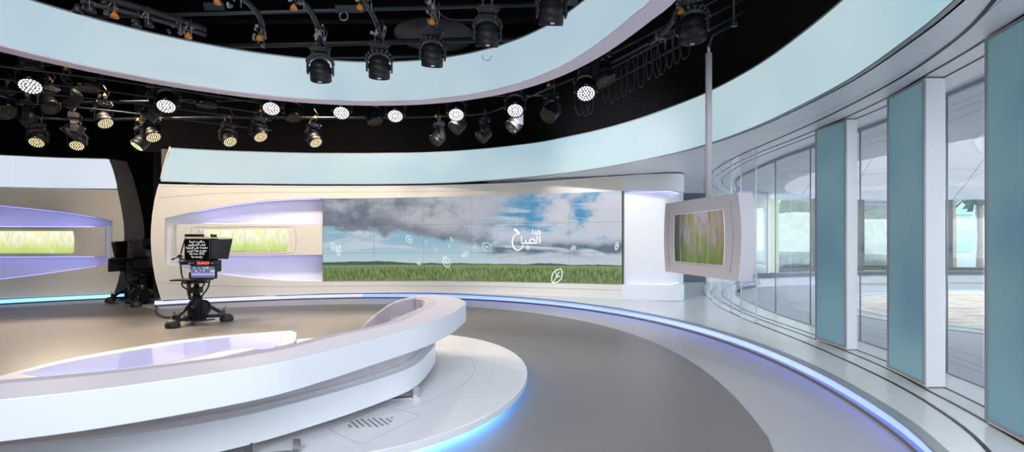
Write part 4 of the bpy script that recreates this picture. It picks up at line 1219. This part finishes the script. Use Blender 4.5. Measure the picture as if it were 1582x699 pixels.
def mk_yoke():
    m = MB()
    for s_ in (-1, 1): m.box((s_*.178, 0, .02), (.026, .11, .18))
    for a in range(8):
        a0, a1 = PI*a/8, PI*(a+1)/8
        p0, p1 = Vector((.178*math.cos(a0), 0, .1+.12*math.sin(a0))), Vector((.178*math.cos(a1), 0, .1+.12*math.sin(a1)))
        c_ = (p0+p1)/2; d_ = p1-p0; ang = math.atan2(d_.z, d_.x)
        m.box(c_, (d_.length+.02, .11, .05), Matrix.Rotation(-ang, 3, 'Y'))
    return m.build('yoke', 'fixture', bevel=.006)
def mk_base():
    m = MB(); m.box((0, 0, .29), (.26, .19, .09)); m.box((0, 0, .345), (.18, .13, .03)); return m.build('base_box', 'fixture', bevel=.01)
def mk_plug():
    m = MB(); m.box((.06, -.10, .29), (.025, .02, .02)); return m.build('connector', 'blue_plug')
def mk_clamp():
    m = MB()
    for s_ in (-1, 1):
        m.tube([(s_*.06, 0, .35), (s_*.06, 0, .44)], .016, 6); m.box((s_*.06, 0, .46), (.03, .06, .06)); m.tube([(s_*.11, -.09, .25), (s_*.16, -.09, .30), (s_*.13, -.05, .38)], .006, 5)
        m.tube([(s_*.03, -.1, .27), (s_*.03, -.1, .31)], .005, 5)
    m.tube([(.05, 0, .35), (.1, -.05, .55), (.02, 0, .7)], .006, 5)
    return m.build('clamp', 'steel2')
M['steel2'] = plain('dull_clamp_metal', (.2, .2, .22), .35, .8)
def mk_cone():
    m = MB(); m.lathe([(0, .46), (.04, .46), (.034, .485), (.012, .53), (.0, .54)], 10, Matrix.Translation((0, -.075, -.01))); return m.build('orange_cone', 'orange')
def mk_head():
    m = MB(); m.lathe([(0, .15), (.06, .148), (.10, .13), (.135, .09), (.142, .04), (.15, .035), (.155, -.02), (.155, -.06), (.15, -.065), (.155, -.07), (.155, -.16), (.148, -.168), (.138, -.168), (.136, -.15), (0, -.15)], 28)
    for s_ in (-1, 1): m.tube([(s_*.14, 0, 0), (s_*.172, 0, 0)], .04, 10)
    return m.build('lamp_head', 'fixture')
def mk_vent():
    m = MB()
    for s0 in (0,):
        for k in range(-5, 6):
            a = -PI/2+s0+k*.13; c_ = Vector((.1405*math.cos(a), .1405*math.sin(a), .062)); m.box(c_, (.01, .011, .055), Matrix.Rotation(a, 3, 'Z'))
    return m.build('vent', 'grill')
def mk_tagp():
    m = MB()
    for s0 in (0,):
        a = -PI/2+s0; m.box((.156*math.cos(a), .156*math.sin(a), -.14), (.004, .05, .018), Matrix.Rotation(a, 3, 'Z'))
    return m.build('name_tag', 'label')
def mk_lens(mt):
    m = MB(); k = 0
    for ring_, cnt in ((0, 1), (.042, 6), (.083, 12), (.121, 18)):
        for i in range(cnt):
            a = 2*PI*i/cnt; m.lathe([(.0135, -.151), (.012, -.158), (.007, -.162), (0.0005, -.163)], 8, Matrix.Translation((ring_*math.cos(a), ring_*math.sin(a), 0)))
    return m.build('lens', mt)

# ring row above the sofa: dark heads seen from outside
GA = 'dark moving head lights hanging in front of the ring'
for (x, y, D, pn, tl), lb_ in zip([(495,108,6.9,.25,.55),(586,103,6.8,.25,.5),(668,84,6.6,.22,.45),(753,52,6.2,.12,.42),(852,17,5.7,.05,.42)],
    ['dark moving head light, lowest and leftmost of the five in front of the ring', 'dark moving head light, second from the left in front of the ring',
     'dark moving head light, third of five in front of the ring', 'dark moving head light in front of the ring, with a wire loop below it', 'dark moving head light, rightmost of five in front of the ring']):
    moving_head(lb_, x, y, D, pn, tl, 'off', group=GA, sc=.92)
moving_head('dark moving head light hanging alone at upper right above the white pole', 1070, 42, 6.0, -.5, .75, 'off', group=GA)
GW = 'brightly lit white moving head lights under the ring'
wl = [(49,124,7.2,'largest and leftmost of the bright white row'),(258,156,8.2,'second from the left in the bright white row'),(420,160,8.45,'third from the left in the bright white row'),
      (528,167,8.75,'fourth from the left in the bright white row'),(611,172,8.95,'fifth from the left in the bright white row'),(705,170,8.85,'sixth from the left in the bright white row'),
      (796,163,8.5,'seventh from the left in the bright white row'),(905,136,7.5,'last of the white row, by the cable loops')]
for i, (x, y, D, lb_) in enumerate(wl):
    X = (x-CX)/F*D
    pan = math.atan2(-X*.75, D)*-1*-1
    moving_head('lit moving head light, '+lb_, x, y, D, -math.atan2(X, D)*.8, -R(40), 'white', group=GW, lamp=70, sc=.93)
GY = 'dim warm lit moving head lights above the set walls'
yl = [(59,214,9.9,.1,-42,'above the left set wall, left of two'),(120,219,10.2,.2,-42,'above the left set wall, right of two'),
      (158,183,9.,.9,-42,'tilted right at far left'),(233,205,9.4,.8,-42,'upper one of the pair by the dark pier'),(219,219,9.7,-.9,-38,'lower one of the pair by the dark pier'),
      (352,213,10.,.7,-45,'above the fascia left end'),(399,205,9.7,.75,-42,'above the fascia, just right of its twin'),(484,214,10.,.8,-42,'alone, furthest right of the warm lit ones')]
for x, y, D, pn, tl, lb_ in yl:
    moving_head('warm lit moving head light '+lb_, x, y, D, pn-math.atan2((x-CX)/F, 1)*.5, R(tl), 'warm', group=GY, lamp=430, sc=.85)
GD = 'unlit dark moving head lights turned aside in the rig'
dl = [(3,166,8.,1.2,-50,'at the left edge of the photo'),(74,160,9.,1.1,-50,'in the left rig, turned right'),(43,182,9.4,-1.,-50,'below the largest bright lamp'),(110,150,8.6,-1.2,-40,'between the two leftmost bright lamps'),
      (136,122,7.5,.1,-6,'hanging straight at the ring edge, left'),(236,172,8.6,-1.0,-40,'just left of the second bright lamp'),(114,200,9.8,-.9,-40,'above the right warm lamp of the left pair'),(320,150,8.6,0,-4,'cut off by the lower edge of the ring'),
      (452,172,8.9,.8,-20,'between the third and fourth bright lamps'),(577,178,9.2,.9,-20,'between the fourth and fifth bright lamps'),(678,212,10.4,-1.0,-45,'low, below the sixth bright lamp to its left'),(709,192,9.3,-1.1,-45,'directly under the sixth bright lamp'),
      (749,206,10.,-1.2,-45,'low, between sixth and seventh bright lamps'),(797,190,9.3,-1.,-45,'directly under the seventh bright lamp'),(852,172,8.3,-.8,-45,'right of the seventh bright lamp'),(930,112,7.4,.9,-20,'above and right of the last bright lamp')]
for x, y, D, pn, tl, lb_ in dl:
    moving_head('unlit dark moving head light '+lb_, x, y, D, pn, R(tl), 'off', group=GD, sc=.9 if y > 150 else 1., cone=(x % 2 == 0))

# ---------------- pipes, beams, cable loops
def pt3(x, y, D): return ((x-CX)/F*D, D, EYE-(y-YH)*D/F)
def pipe(name, label, pts, r, mat='black_metal', cat='pipe', group=None, n=8):
    P3 = [Vector(p) for p in pts]
    if len(P3) > 2:
        o3 = []
        for i in range(len(P3)-1):
            b, c = P3[i], P3[i+1]; a = P3[i-1] if i else b*2-c; d = P3[i+2] if i+2 < len(P3) else c*2-b
            for j in range(6):
                t = j/6; o3.append(.5*((2*b)+(c-a)*t+(2*a-5*b+4*c-d)*t*t+(3*b-a-3*c+d)*t**3))
        o3.append(P3[-1]); P3 = o3
    m = MB(); m.tube(P3, r, n); return tag(m.build(name, mat), label, cat, group)
GP = 'curved lighting rails inside the ring'
for pts, lb_ in (([pt3(366,-8,5.6),pt3(388,8,5.9),pt3(403,30,6.2),pt3(408,58,6.6)], 'curved black lighting rail ending at left of the ring interior'),
                 ([pt3(455,-10,5.6),pt3(476,12,6.0),pt3(490,38,6.4),pt3(497,66,6.8)], 'curved black lighting rail above the leftmost of five hanging lights'),
                 ([pt3(553,-10,5.6),pt3(570,12,6.0),pt3(582,36,6.4),pt3(588,60,6.7)], 'curved black lighting rail above the second hanging light'),
                 ([pt3(655,-10,5.6),pt3(666,8,6.0),pt3(674,30,6.4)], 'short curved black lighting rail above the third hanging light')):
    pipe('lighting_rail', lb_, pts, .035, group=GP)
pipe('lighting_rail', 'grey pipe sloping at upper left just above the ring', [pt3(125,2,5.3),pt3(240,30,5.8),pt3(318,54,6.2)], .028, 'dim_steel', group=GP)
pipe('lighting_rail', 'black box rail sloping beside the grey pipe at upper left', [pt3(150,-6,5.4),pt3(240,20,5.8),pt3(318,46,6.2)], .045, group=GP)
pipe('lighting_rail', 'curved black rail right of the ring near the upper right hanging light', [pt3(1052,0,6.),pt3(1040,30,6.3),pt3(1022,52,6.6),pt3(1005,66,6.9)], .04, group=GP)
rails = {o_['label']: o_ for o_ in bpy.data.objects if o_.name.startswith('lighting_rail')}
def rail_bits(key, px, py, D, cone=None, lampy=False):
    o_ = next(v for k, v in rails.items() if key in k); p = Vector(pt3(px, py, D)); rr = random.Random(px)
    m = MB()
    for k in range(5):
        q = p+Vector((rr.uniform(-.09, .09), rr.uniform(-.08, 0), rr.uniform(-.08, .08))); m.box(q, (rr.uniform(.02, .05), .03, rr.uniform(.02, .06)), Matrix.Rotation(rr.uniform(-.6, .6), 3, 'Y'))
    m.tube([p+Vector((-.05, -.05, .06)), p+Vector((0, -.06, -.03)), p+Vector((.05, -.05, .06))], .008, 5)
    m.tube([p+Vector((.07, -.05, .1)), p+Vector((.08, -.06, -.1))], .007, 5)
    m.build('rail_clamp', 'steel2', o_)
    if lampy:
        m = MB()
        for s_ in (-.07, .07): m.lathe([(0, .02), (.02, .02), (.05, -.06), (.045, -.07), (0, -.05)], 10, Matrix.Translation(p+Vector((s_, -.03, -.05))))
        m.build('spring_hook', 'dim_steel', o_)
    if cone:
        q = Vector(pt3(cone[0], cone[1], D-.1)); m = MB(); m.lathe([(0, -.03), (.042, -.03), (.036, 0), (.012, .035), (0, .045)], 10, Matrix.Translation(q)); m.build('orange_cone', 'orange', o_)
for a_ in (('grey pipe sloping', 134, 4, 5.3, None, True), ('grey pipe sloping', 172, 14, 5.5, (177, 23)), ('grey pipe sloping', 224, 27, 5.7, None, True), ('grey pipe sloping', 274, 42, 6.0), ('grey pipe sloping', 290, 46, 6.05, (291, 55)),
           ('ending at left', 366, 2, 5.7, (336, 2)), ('ending at left', 404, 52, 6.4, (401, 58)), ('ending at left', 402, 66, 6.5), ('leftmost of five', 462, 6, 5.8, (454, 11)), ('leftmost of five', 494, 50, 6.5),
           ('second hanging', 566, 8, 5.9, (556, 10)), ('second hanging', 585, 46, 6.5), ('above the third', 662, 4, 5.8), ('above the third', 670, 18, 6.1, (667, 33)), ('near the upper right', 1050, 4, 6.0, (1052, 17)), ('near the upper right', 1016, 56, 6.7)):
    rail_bits(*a_)
GH = 'long horizontal black ceiling pipes'
names = ['lowest', 'second lowest', 'third lowest', 'fourth lowest', 'fifth lowest', 'sixth lowest']
for k, (z, y, r_) in enumerate(((4.05,9.6,.025),(4.4,8.6,.025),(4.7,7.6,.03),(5.0,9.5,.05),(5.3,8.2,.03),(5.6,11.,.06))):
    m = MB(); m.tube([(-13, y, z), (.6, y-.8, z)], r_, 8); tag(m.build('ceiling_pipe', 'dim_steel' if k in (0, 1, 2, 4) else 'black_metal'), 'long black horizontal ceiling pipe, %s of the rig' % names[k], 'pipe', GH)
GB = 'black ceiling beams above the ring'
for k, (y, z) in enumerate(((6.6,5.6),(7.9,5.9),(9.4,6.2),(11.2,6.4))):
    m = MB(); m.box((-4, y, z), (18, .22, .05)); m.box((-4, y, z+.3), (18, .22, .05)); m.box((-4, y, z+.15), (18, .04, .3))
    for i in range(16): m.box((-12.5+i*1.13, y-.0, z+.15), (.03, .2, .28))
    tag(m.build('ceiling_beam', 'black_metal'), 'black steel beam across the studio ceiling, %s in depth' % ['nearest', 'second', 'third', 'farthest'][k], 'beam', GB)
# pipes that carry the light rows
for zo, row, lb_ in ((.44, wl, 'curved pipe carrying the bright white row of lights'), ):
    pts = [((x-CX)/F*D, D, EYE-(y-YH)*D/F+zo) for x, y, D, _ in row]; pipe('lighting_pipe', lb_, pts, .025, 'dim_steel')
pipe('lighting_pipe', 'curved pipe carrying the warm lit lights at left', [((x-CX)/F*D, D, EYE-(y-YH)*D/F+.41) for x, y, D in ((-40,210,9.7),(59,214,9.9),(120,216,10.2),(219,216,9.8),(352,213,10.),(484,214,10.),(600,212,10.5),(680,210,10.4),(750,206,10.),(800,190,9.3),(852,172,8.4),(960,130,7.8),(1090,60,7.3))], .025, 'dim_steel')
for k, (y0, y1, D0, D1) in enumerate(((40,150,6.2,8.4),(60,165,6.8,8.8),(78,175,7.2,9.2),(95,190,7.8,9.8))):
    pipe('lighting_pipe', 'thin grey pipe running behind the left lights, %s of four' % ['topmost', 'second', 'third', 'lowest'][k], [pt3(-60, y0+55, D0), pt3(180, (y0+y1)/2+30, (D0+D1)/2), pt3(420, y1+12, D1)], .014, 'dim_steel', group='thin pipes behind the left lights')
for k in range(3):
    a, b = pt3(900, 150-k*22, 8.3), pt3(1150, 18-k*20, 6.6)
    pipe('lighting_pipe', 'straight grey pipe at upper right above the cable loops, %s of three' % ['lowest', 'middle', 'highest'][k], [a, b], .018, 'dim_steel', group='straight pipes above the cable loops')
m = MB()
for (xa, ya, xb, yb) in ((975,88,1010,70),(1010,66,1040,50)):
    D = 7.6; o_ = Vector(pt3(xa, ya, D)); p_ = Vector(pt3(xb, yb, D-.4)); u_ = Vector((0, 0, .05)); w_ = Vector((.1, .25, .12))
    m.tube([o_, p_, p_+w_, o_+w_], .012, 5, closed=True)
tag(m.build('pipe_hanger', 'dim_steel'), 'pair of rectangular wire hangers over the cable loops', 'hanger')
lp = [(897,178,20,24,7.9),(905,181,13,22,7.9),(912,178,10,22,7.85),(936,156,9,26,7.8),(946,158,10,26,7.75),(955,150,8,28,7.7),(964,146,9,28,7.65),(975,138,12,28,7.55),(990,130,12,30,7.5),(1003,118,9,30,7.4),(1015,120,12,24,7.35),(1022,112,16,28,7.3),(1034,100,12,30,7.2),(1046,92,12,32,7.1),(1058,90,18,26,7.0)]
ordn = 'first second third fourth fifth sixth seventh eighth ninth tenth eleventh twelfth thirteenth fourteenth fifteenth'.split()
for k, (x, y, w, h, D) in enumerate(lp):
    y -= 20
    pts = [pt3(x-w*.3, y-h*.9, D), pt3(x-w*.5, y, D), pt3(x-w*.15, y+h*.8, D), pt3(x+w*.3, y+h*.6, D), pt3(x+w*.45, y-h*.1, D), pt3(x+w*.25, y-h, D)]
    pipe('cable_loop', 'black cable loop hanging from the rig, %s from the left' % ordn[k], pts, .010, 'cable', 'cable', 'black cable loops at upper right', 6) if 'cable' in M else None
    if 'cable' not in M:
        M['cable'] = plain('black_cable', (.05, .05, .055), .45)
        pipe('cable_loop', 'black cable loop hanging from the rig, %s from the left' % ordn[k], pts, .010, 'cable', 'cable', 'black cable loops at upper right', 6)
# round ceiling fan-like disc, small bits of steel
m = MB(); c_ = pt3(672, 58, 9.5); m.lathe([(.25, -.1), (.5, -.06), (.72, .0), (.76, .04)], 36, Matrix.Translation(c_)); m.lathe([(0, .05), (.25, .04), (.25, -.1)], 24, Matrix.Translation(c_))
tag(m.build('ceiling_dish', 'fixture'), 'round black dish diffuser on the ceiling behind the third hanging light', 'ceiling diffuser')
m = MB(); p = pt3(531, 25, 7.2); m.tube([(p[0]+.06*math.cos(a), p[1], p[2]+.06*math.sin(a)) for a in np.linspace(0, 2*PI, 17)[:-1]], .007, 6, closed=True)
tag(m.build('cable_coil', 'label'), 'small white cable ring hanging inside the ring near top centre', 'cable')
m = MB(); p = Vector(pt3(752, 84, 6.2)); m.tube([(p.x+.06*math.cos(a), p.y, p.z-.01+.07*math.sin(a)) for a in np.linspace(PI, 2*PI, 12)], .003, 5)
tag(m.build('wire_loop', 'black_metal'), 'thin wire loop below the fourth hanging light', 'wire')
pipe('power_cable', 'thin black cable sagging between the third and fourth hanging lights', [pt3(672,14,6.5),pt3(690,28,6.5),pt3(712,31,6.4),pt3(735,30,6.3)], .008, 'cable', 'cable')
for k, (x, y, s_) in enumerate(((331,10,.1),(540,14,.2),(880,3,.05))):
    m = MB(); p = pt3(x, y, 6.4); m.box(p, (.16+s_, .02, .09), Matrix.Rotation(R(20), 3, 'X')); tag(m.build('ceiling_plate', 'dim_steel'), 'grey metal plate on the dark ceiling inside the ring, %s' % ['left one', 'middle one', 'right one'][k], 'metal plate')

# ================================================================== STUDIO CAMERAS
def text_mesh(name, curve, parent):
    t_ = bpy.data.objects.new(name, curve); link(t_); bpy.context.view_layer.update()
    me = bpy.data.meshes.new_from_object(t_.evaluated_get(bpy.context.evaluated_depsgraph_get()))
    bpy.data.objects.remove(t_); o_ = bpy.data.objects.new(name, me); link(o_, parent)
    if not me.materials: me.materials.append(curve.materials[0])
    return o_
def studio_camera(label, loc, rz, detail=True, sc=1.):
    r_ = bpy.data.objects.new('studio_camera', None); link(r_); r_.location = loc; r_.rotation_euler = (0, 0, rz); r_.scale = (sc,)*3
    tag(r_, label, 'studio camera', 'pedestal cameras')
    B = lambda m, n_, mt, p=r_, **k: m.build(n_, mt, p, **k)
    # base: three spread legs with wheels under domed guards
    for a in (255, 32, 135):
        ca, sa = math.cos(R(a)), math.sin(R(a))
        m = MB(); m.tube([(ca*.05, sa*.05, .42), (ca*.28, sa*.28, .24), (ca*.42, sa*.42, .14)], [.035, .03, .03], 8)
        m.tube([(ca*.05, sa*.05, .12), (ca*.45, sa*.45, .11)], .03, 8); m.box((ca*.40, sa*.40, .16), (.09, .09, .1), Matrix.Rotation(R(a), 3, 'Z'))
        m.tube([(ca*.40, sa*.40, .2), (ca*.46, sa*.46, .27)], .008, 6)
        lg_ = B(m, 'leg', 'black_metal')
        m = MB()
        for s_ in (-1, 1):
            T = Matrix.Translation((ca*.47-sa*s_*.05, sa*.47+ca*s_*.05, .055)) @ Matrix.Rotation(R(a), 4, 'Z') @ Matrix.Rotation(R(90), 4, 'X')
            m.lathe([(0, -.02), (.055, -.02), (.055, .02), (0, .02)], 16, T, False)
        B(m, 'wheel', 'rubber', lg_)
        m = MB(); T = Matrix.Translation((ca*.47, sa*.47, .02)) @ Matrix.Rotation(R(a), 4, 'Z')
        m.lathe([(.115, 0), (.115, .03), (.10, .08), (.06, .115), (0, .125)], 18, T); B(m, 'wheel_guard', 'rubber', lg_)
    m = MB(); m.box((0, 0, .16), (.2, .2, .14)); m.box((.0, -.02, .07), (.34, .1, .05)); m.tube([(-.2, -.05, .1), (.1, -.3, .07), (.38, -.08, .09)], .016, 6); B(m, 'base_frame', 'black_metal', bevel=.01)
    m = MB(); m.tube([(0, 0, .2), (0, 0, .5)], .095, 14); m.box((.02, .02, .26), (.26, .2, .2)); m.box((.12, -.02, .32), (.1, .14, .16)); m.tube([(-.1, -.03, .45), (-.1, -.03, .75)], .018, 6); m.box((0, 0, .6), (.16, .13, .1)); m.tube([(0, 0, .5), (0, 0, .66)], .06, 14); m.tube([(0, 0, .66), (0, 0, .8)], .042, 12)
    m.lathe([(.09, .36), (.12, .37), (.12, .4), (.09, .41)], 18); B(m, 'column', 'black_metal')
    m = MB(); m.box((-.005, -.088, .33), (.05, .006, .07)); B(m, 'column_badge', 'label')
    m = MB(); m.tube([(.17*math.cos(t)+.11, .17*math.sin(t)*.4-.06, .27+.14*math.sin(t)) for t in np.linspace(0, 2*PI, 20)[:-1]], .02, 8, closed=True); B(m, 'pressure_ring', 'black_metal')
    m = MB(); m.tube([(.20*math.cos(t), .20*math.sin(t), .74) for t in np.linspace(0, 2*PI, 28)[:-1]], .014, 6, closed=True)
    for t in (0, 2.1, 4.2): m.tube([(0, 0, .73), (.2*math.cos(t), .2*math.sin(t), .74)], .01, 6)
    B(m, 'steering_ring', 'black_metal')
    # pan head and wedge plate
    m = MB(); m.box((-.04, -.05, .79), (.56, .36, .03)); m.box((0, .02, .86), (.18, .2, .12)); m.box((-.33, -.14, .785), (.12, .03, .02), Matrix.Rotation(R(-12), 3, 'Y')); B(m, 'pan_head', 'black_metal', bevel=.008)
    m = MB(); m.box((-.02, .18, 1.02), (.2, .48, .22)); m.box((-.02, .2, 1.17), (.1, .3, .08)); m.box((-.12, -.02, .98), (.13, .12, .24)); B(m, 'camera_body', 'fixture', bevel=.015)
    m = MB(); T = Matrix.Translation((.0, -.1, 1.26)) @ Matrix.Rotation(R(90), 4, 'X')
    m.lathe([(0, -.1), (.09, -.1), (.09, .02), (.11, .06), (.11, .1), (.09, .1), (.085, .06), (0, .05)], 20, T); B(m, 'lens', 'fixture')
    m = MB(); m.box((-.14, .1, 1.2), (.2, .5, .04)); m.box((-.02, .2, 1.25), (.3, .36, .14)); B(m, 'top_plate', 'black_metal')
    # viewfinder
    m = MB(); m.box((-.23, .1, 1.58), (.26, .16, .05)); m.box((-.24, .05, 1.50), (.22, .1, .09)); m.tube([(-.32, .0, 1.5), (-.26, .0, 1.44), (-.16, .05, 1.40)], .018, 6); m.box((-.30, -.04, 1.47), (.05, .05, .05)); B(m, 'viewfinder', 'fixture', bevel=.006)
    m = MB(); m.tube([(.16, .06, 1.52), (.16, .06, 1.6)], .035, 10); m.box((.12, .06, 1.56), (.05, .04, .09)); B(m, 'handle_knob', 'fixture')
    # pan bars
    m = MB(); m.tube([(-.18, .1, 1.15), (-.32, .0, 1.12), (-.40, -.1, 1.20), (-.47, -.16, 1.15)], .016, 7); m.tube([(-.40, -.1, 1.20), (-.34, -.12, 1.24), (-.31, -.12, 1.2)], .018, 7); m.tube([(-.42, -.05, 1.1), (-.30, .05, 1.1)], .014, 6)
    B(m, 'pan_bar', 'black_metal')
    # prompter: hood, glass, reader display, clock tray, monitor
    m = MB()
    # sloping hood: back plane of the tapered box plus side flap
    f_ = [(-.14, -.30, 1.15), (.30, -.30, 1.15), (.30, -.30, 1.52), (-.14, -.30, 1.52)]
    b_ = [(-.20, .0, 1.14), (.26, .0, 1.14), (.26, .0, 1.55), (-.20, .0, 1.55)]
    m.add(f_+b_, [(0,1,5,4),(3,7,6,2),(0,4,7,3),(4,5,6,7)])
    m.add([(.30,-.28,1.17),(.30,-.28,1.51),(.57,-.10,1.52),(.49,-.10,1.16),(.30,-.27,1.17),(.30,-.27,1.51),(.57,-.09,1.52),(.49,-.09,1.16)], [(0,1,2,3),(7,6,5,4),(0,3,7,4),(1,5,6,2),(2,6,7,3)])
    m.add([(-.18,-.30,1.52),(.56,-.12,1.525),(.56,-.10,1.54),(-.18,-.02,1.56)], [(0,1,2,3)])
    B(m, 'prompter_hood', 'rubber')
    m = MB(); m.box((.08, -.312, 1.335), (.44, .02, .37)); rd = B(m, 'reader_display', 'screen_off', bevel=.008)
    m = MB(); m.box((.12, -.30, 1.115), (.56, .16, .05), Matrix.Rotation(R(3), 3, 'X')); m.box((.12, -.36, 1.1), (.54, .05, .055)); tr_ = B(m, 'prompter_tray', 'black_metal', bevel=.004)
    if detail:
        lines = ['\ufeb3\ufee0\ufe8e\ufee1 \ufee3\ufee8 \ufe97\ufea4\ufef4\ufe94', '\ufedb\ufef4\ufed2 \ufe83\ufee7\ufe98\ufee2 \ufe8d\ufedf\ufef4\ufeee\ufee1', '\ufea3\ufed4\ufee4\ufe98\ufee8\ufe8e \ufecb\ufee0\ufef0 \ufe8d\ufedf\ufea0\ufeb0\ufef3\ufeae\ufe93', '\ufee3\ufea6\ufeae\ufea1 \ufecb\ufeee\ufea9\ufe93 \ufedf\ufef4\ufeb2', '\ufe91\ufec0\ufe94 \ufea3\ufeb3\ufe8e \ufee7\ufed8\ufee0', '\ufe91\ufeb0\ufef3\ufee8\ufea0\ufebc\ufef4\ufe94']
        for k, t in enumerate(lines):
            c = bpy.data.curves.new('text_line', 'FONT'); c.body = t[::-1]; c.size = .052; c.align_x = 'CENTER'; c.extrude = .001; c.materials.append(M['text_white'])
            o_ = text_mesh('text_line', c, rd); o_.location = (.08, -.325, 1.455-k*.052); o_.rotation_euler = (R(90), 0, 0)
            if k in (0, 4, 5): o_.scale = (1, 1, 1)
        c = bpy.data.curves.new('clock_digits', 'FONT'); c.body = '12:34:37'; c.size = .062; c.align_x = 'CENTER'; c.extrude = .001; c.offset = .0015; c.materials.append(M['text_red'])
        o_ = text_mesh('clock_digits', c, tr_); o_.location = (.22, -.388, 1.08); o_.rotation_euler = (R(90), 0, 0)
        m = MB()
        for (x, w_) in ((-.0, .05), (.055, .03), (.33, .03), (.385, .04)): m.box((x, -.387, 1.1), (w_, .003, .012))
        B(m, 'clock_marking', 'label', tr_)
    m = MB(); m.box((.205, -.33, .955), (.44, .05, .25)); mn_ = B(m, 'talent_monitor', 'fixture', bevel=.006)
    if detail:
        m = MB(); x0, x1, z0, z1 = .0, .41, .845, 1.065
        m.add([(x0,-.3565,z0),(x1,-.3565,z0),(x1,-.3565,z1),(x0,-.3565,z1)], [(0,1,2,3)], uvs=[(0,0),(1,0),(1,1),(0,1)]); B(m, 'monitor_picture', 'studio_pic', mn_)
    m = MB(); m.box((.1, -.2, .95), (.2, .22, .06)); m.box((.02, -.12, 1.06), (.1, .3, .06)); B(m, 'monitor_bracket', 'black_metal')
    for pts in ([(-.26,.05,1.45),(-.30,.02,1.2),(-.27,.0,.9),(-.22,-.02,.78)], [(-.22,-.05,.78),(-.2,-.08,.68),(-.1,-.05,.6),(0,-.06,.58)], [(.3,-.1,.8),(.28,-.12,.66),(.16,-.08,.52),(.08,-.02,.46)],
                [(.22,-.1,.8),(.2,-.14,.68),(.08,-.12,.62),(0,-.06,.64)], [(-.15,.0,.78),(-.14,-.03,.6),(-.12,0,.42)]):
        P3 = crom3(pts); m = MB(); m.tube(P3, .013, 6); B(m, 'cable', 'rubber')
    for ch in r_.children:
        if ch.name.split('.')[0] in ('camera_body','lens','top_plate','viewfinder','handle_knob','pan_bar','prompter_hood','reader_display','prompter_tray','talent_monitor','monitor_bracket'): ch.location.x += .13
    return r_
def crom3(pts, n=6):
    P3 = [Vector(p) for p in pts]; o3 = []
    for i in range(len(P3)-1):
        b, c = P3[i], P3[i+1]; a = P3[i-1] if i else b*2-c; d = P3[i+2] if i+2 < len(P3) else c*2-b
        for j in range(n):
            t = j/n; o3.append(.5*((2*b)+(c-a)*t+(2*a-5*b+4*c-d)*t*t+(3*b-a-3*c+d)*t**3))
    o3.append(P3[-1]); return o3
sc1 = studio_camera('black pedestal studio camera standing alone, teleprompter text and red clock facing the sofa', (-5.66, 9.0, 0), .0)
studio_camera('black studio camera at left whose prompter hood stands out against the left wall', (-9.15, 12.1, 0), -1.0, False, .96)
studio_camera('black studio camera half hidden in the dark gap beside the main set wall', (-8.55, 11.6, 0), -1.75, False, .95)
pipe('floor_cable', 'black cable running over the floor from the dark gap to the front camera', [(-7.95,11.2,.02),at(243,475,.02)+(.02,),at(242,483,.02)+(.02,),at(250,489,.02)+(.02,),at(262,491.5,.02)+(.02,)], .03, 'cable', 'cable')

# ================================================================== LIGHTS
def area(name, loc, rot, size, energy, color, sy=None):
    l = bpy.data.lights.new(name, 'AREA'); l.shape = 'RECTANGLE'; l.size = size; l.size_y = sy or size; l.energy = energy; l.color = color
    o_ = bpy.data.objects.new(name, l); link(o_); o_.location = loc; o_.rotation_euler = rot; return o_
def aim(o_, tgt):
    o_.rotation_euler = (Vector(tgt)-o_.location).to_track_quat('-Z', 'Y').to_euler()
a = area('overhead_fill', (-3.6, 3.0, 5.2), (0, 0, 0), 3.2, 45, (1, .97, .97));  # added overhead fill, no such fixture in the rig
a = area('front_fill', (-1.2, -2.5, 4.6), (0, 0, 0), 2.5, 370, (.92, .96, 1)); aim(a, (-1.5, 5, .6))  # unseen fill added behind the viewpoint to brighten the sofa side
a = area('window_side_fill', (2.2, -1.5, 3.2), (0, 0, 0), 2.0, 225, (.85, .93, 1)); aim(a, (2.8, 6, .5))  # added cool fill that makes up for weak daylight indoors
for i, (x, y, e_, c_) in enumerate(((-7.2, 8.9, 150, (1, .82, .62)), (-3.8, 9.7, 130, (1, .87, .72)), (-1.02, 9.2, 120, (1, .93, .86)), (.06, 8.76, 140, (.96, .97, 1)))):
    l = bpy.data.lights.new('set_fill', 'SPOT'); l.energy = e_*3.9; l.color = c_; l.spot_size = R(125); l.spot_blend = .9; l.shadow_soft_size = .3  # extra unseen spots added among the rig to brighten the set walls
    o_ = bpy.data.objects.new('set_fill', l); link(o_); o_.location = (x, y, 4.9 if i < 2 else 3.84 if i == 2 else 3.77); aim(o_, (x*1.04+(2.8 if i == 3 else 0), y+2.8, 1.4 if i > 1 else .8))
    if i > 1: l.shadow_soft_size = .09
w = bpy.data.worlds.new('sky'); scn.world = w; w.use_nodes = True
bg = w.node_tree.nodes['Background']; bg.inputs[0].default_value = (.86, .93, 1, 1); bg.inputs[1].default_value = 5.

# ================================================================== CAMERA
cam = bpy.data.cameras.new('camera'); co = bpy.data.objects.new('camera', cam); link(co)
co.location = (0, 0, EYE); co.rotation_euler = (R(90), 0, 0)
cam.sensor_width = 36; cam.lens = F/1582*36; cam.shift_y = (YH-349.5)/1582; cam.clip_end = 200; cam.clip_start = .05
scn.camera = co
vs_ = scn.view_settings; vs_.view_transform = 'Standard'; vs_.look = 'None'; vs_.exposure = 0; vs_.gamma = 1; vs_.use_curve_mapping = False
scn.cycles.max_bounces = 8; scn.cycles.transparent_max_bounces = 16; scn.cycles.sample_clamp_indirect = 6; scn.cycles.use_denoising = True
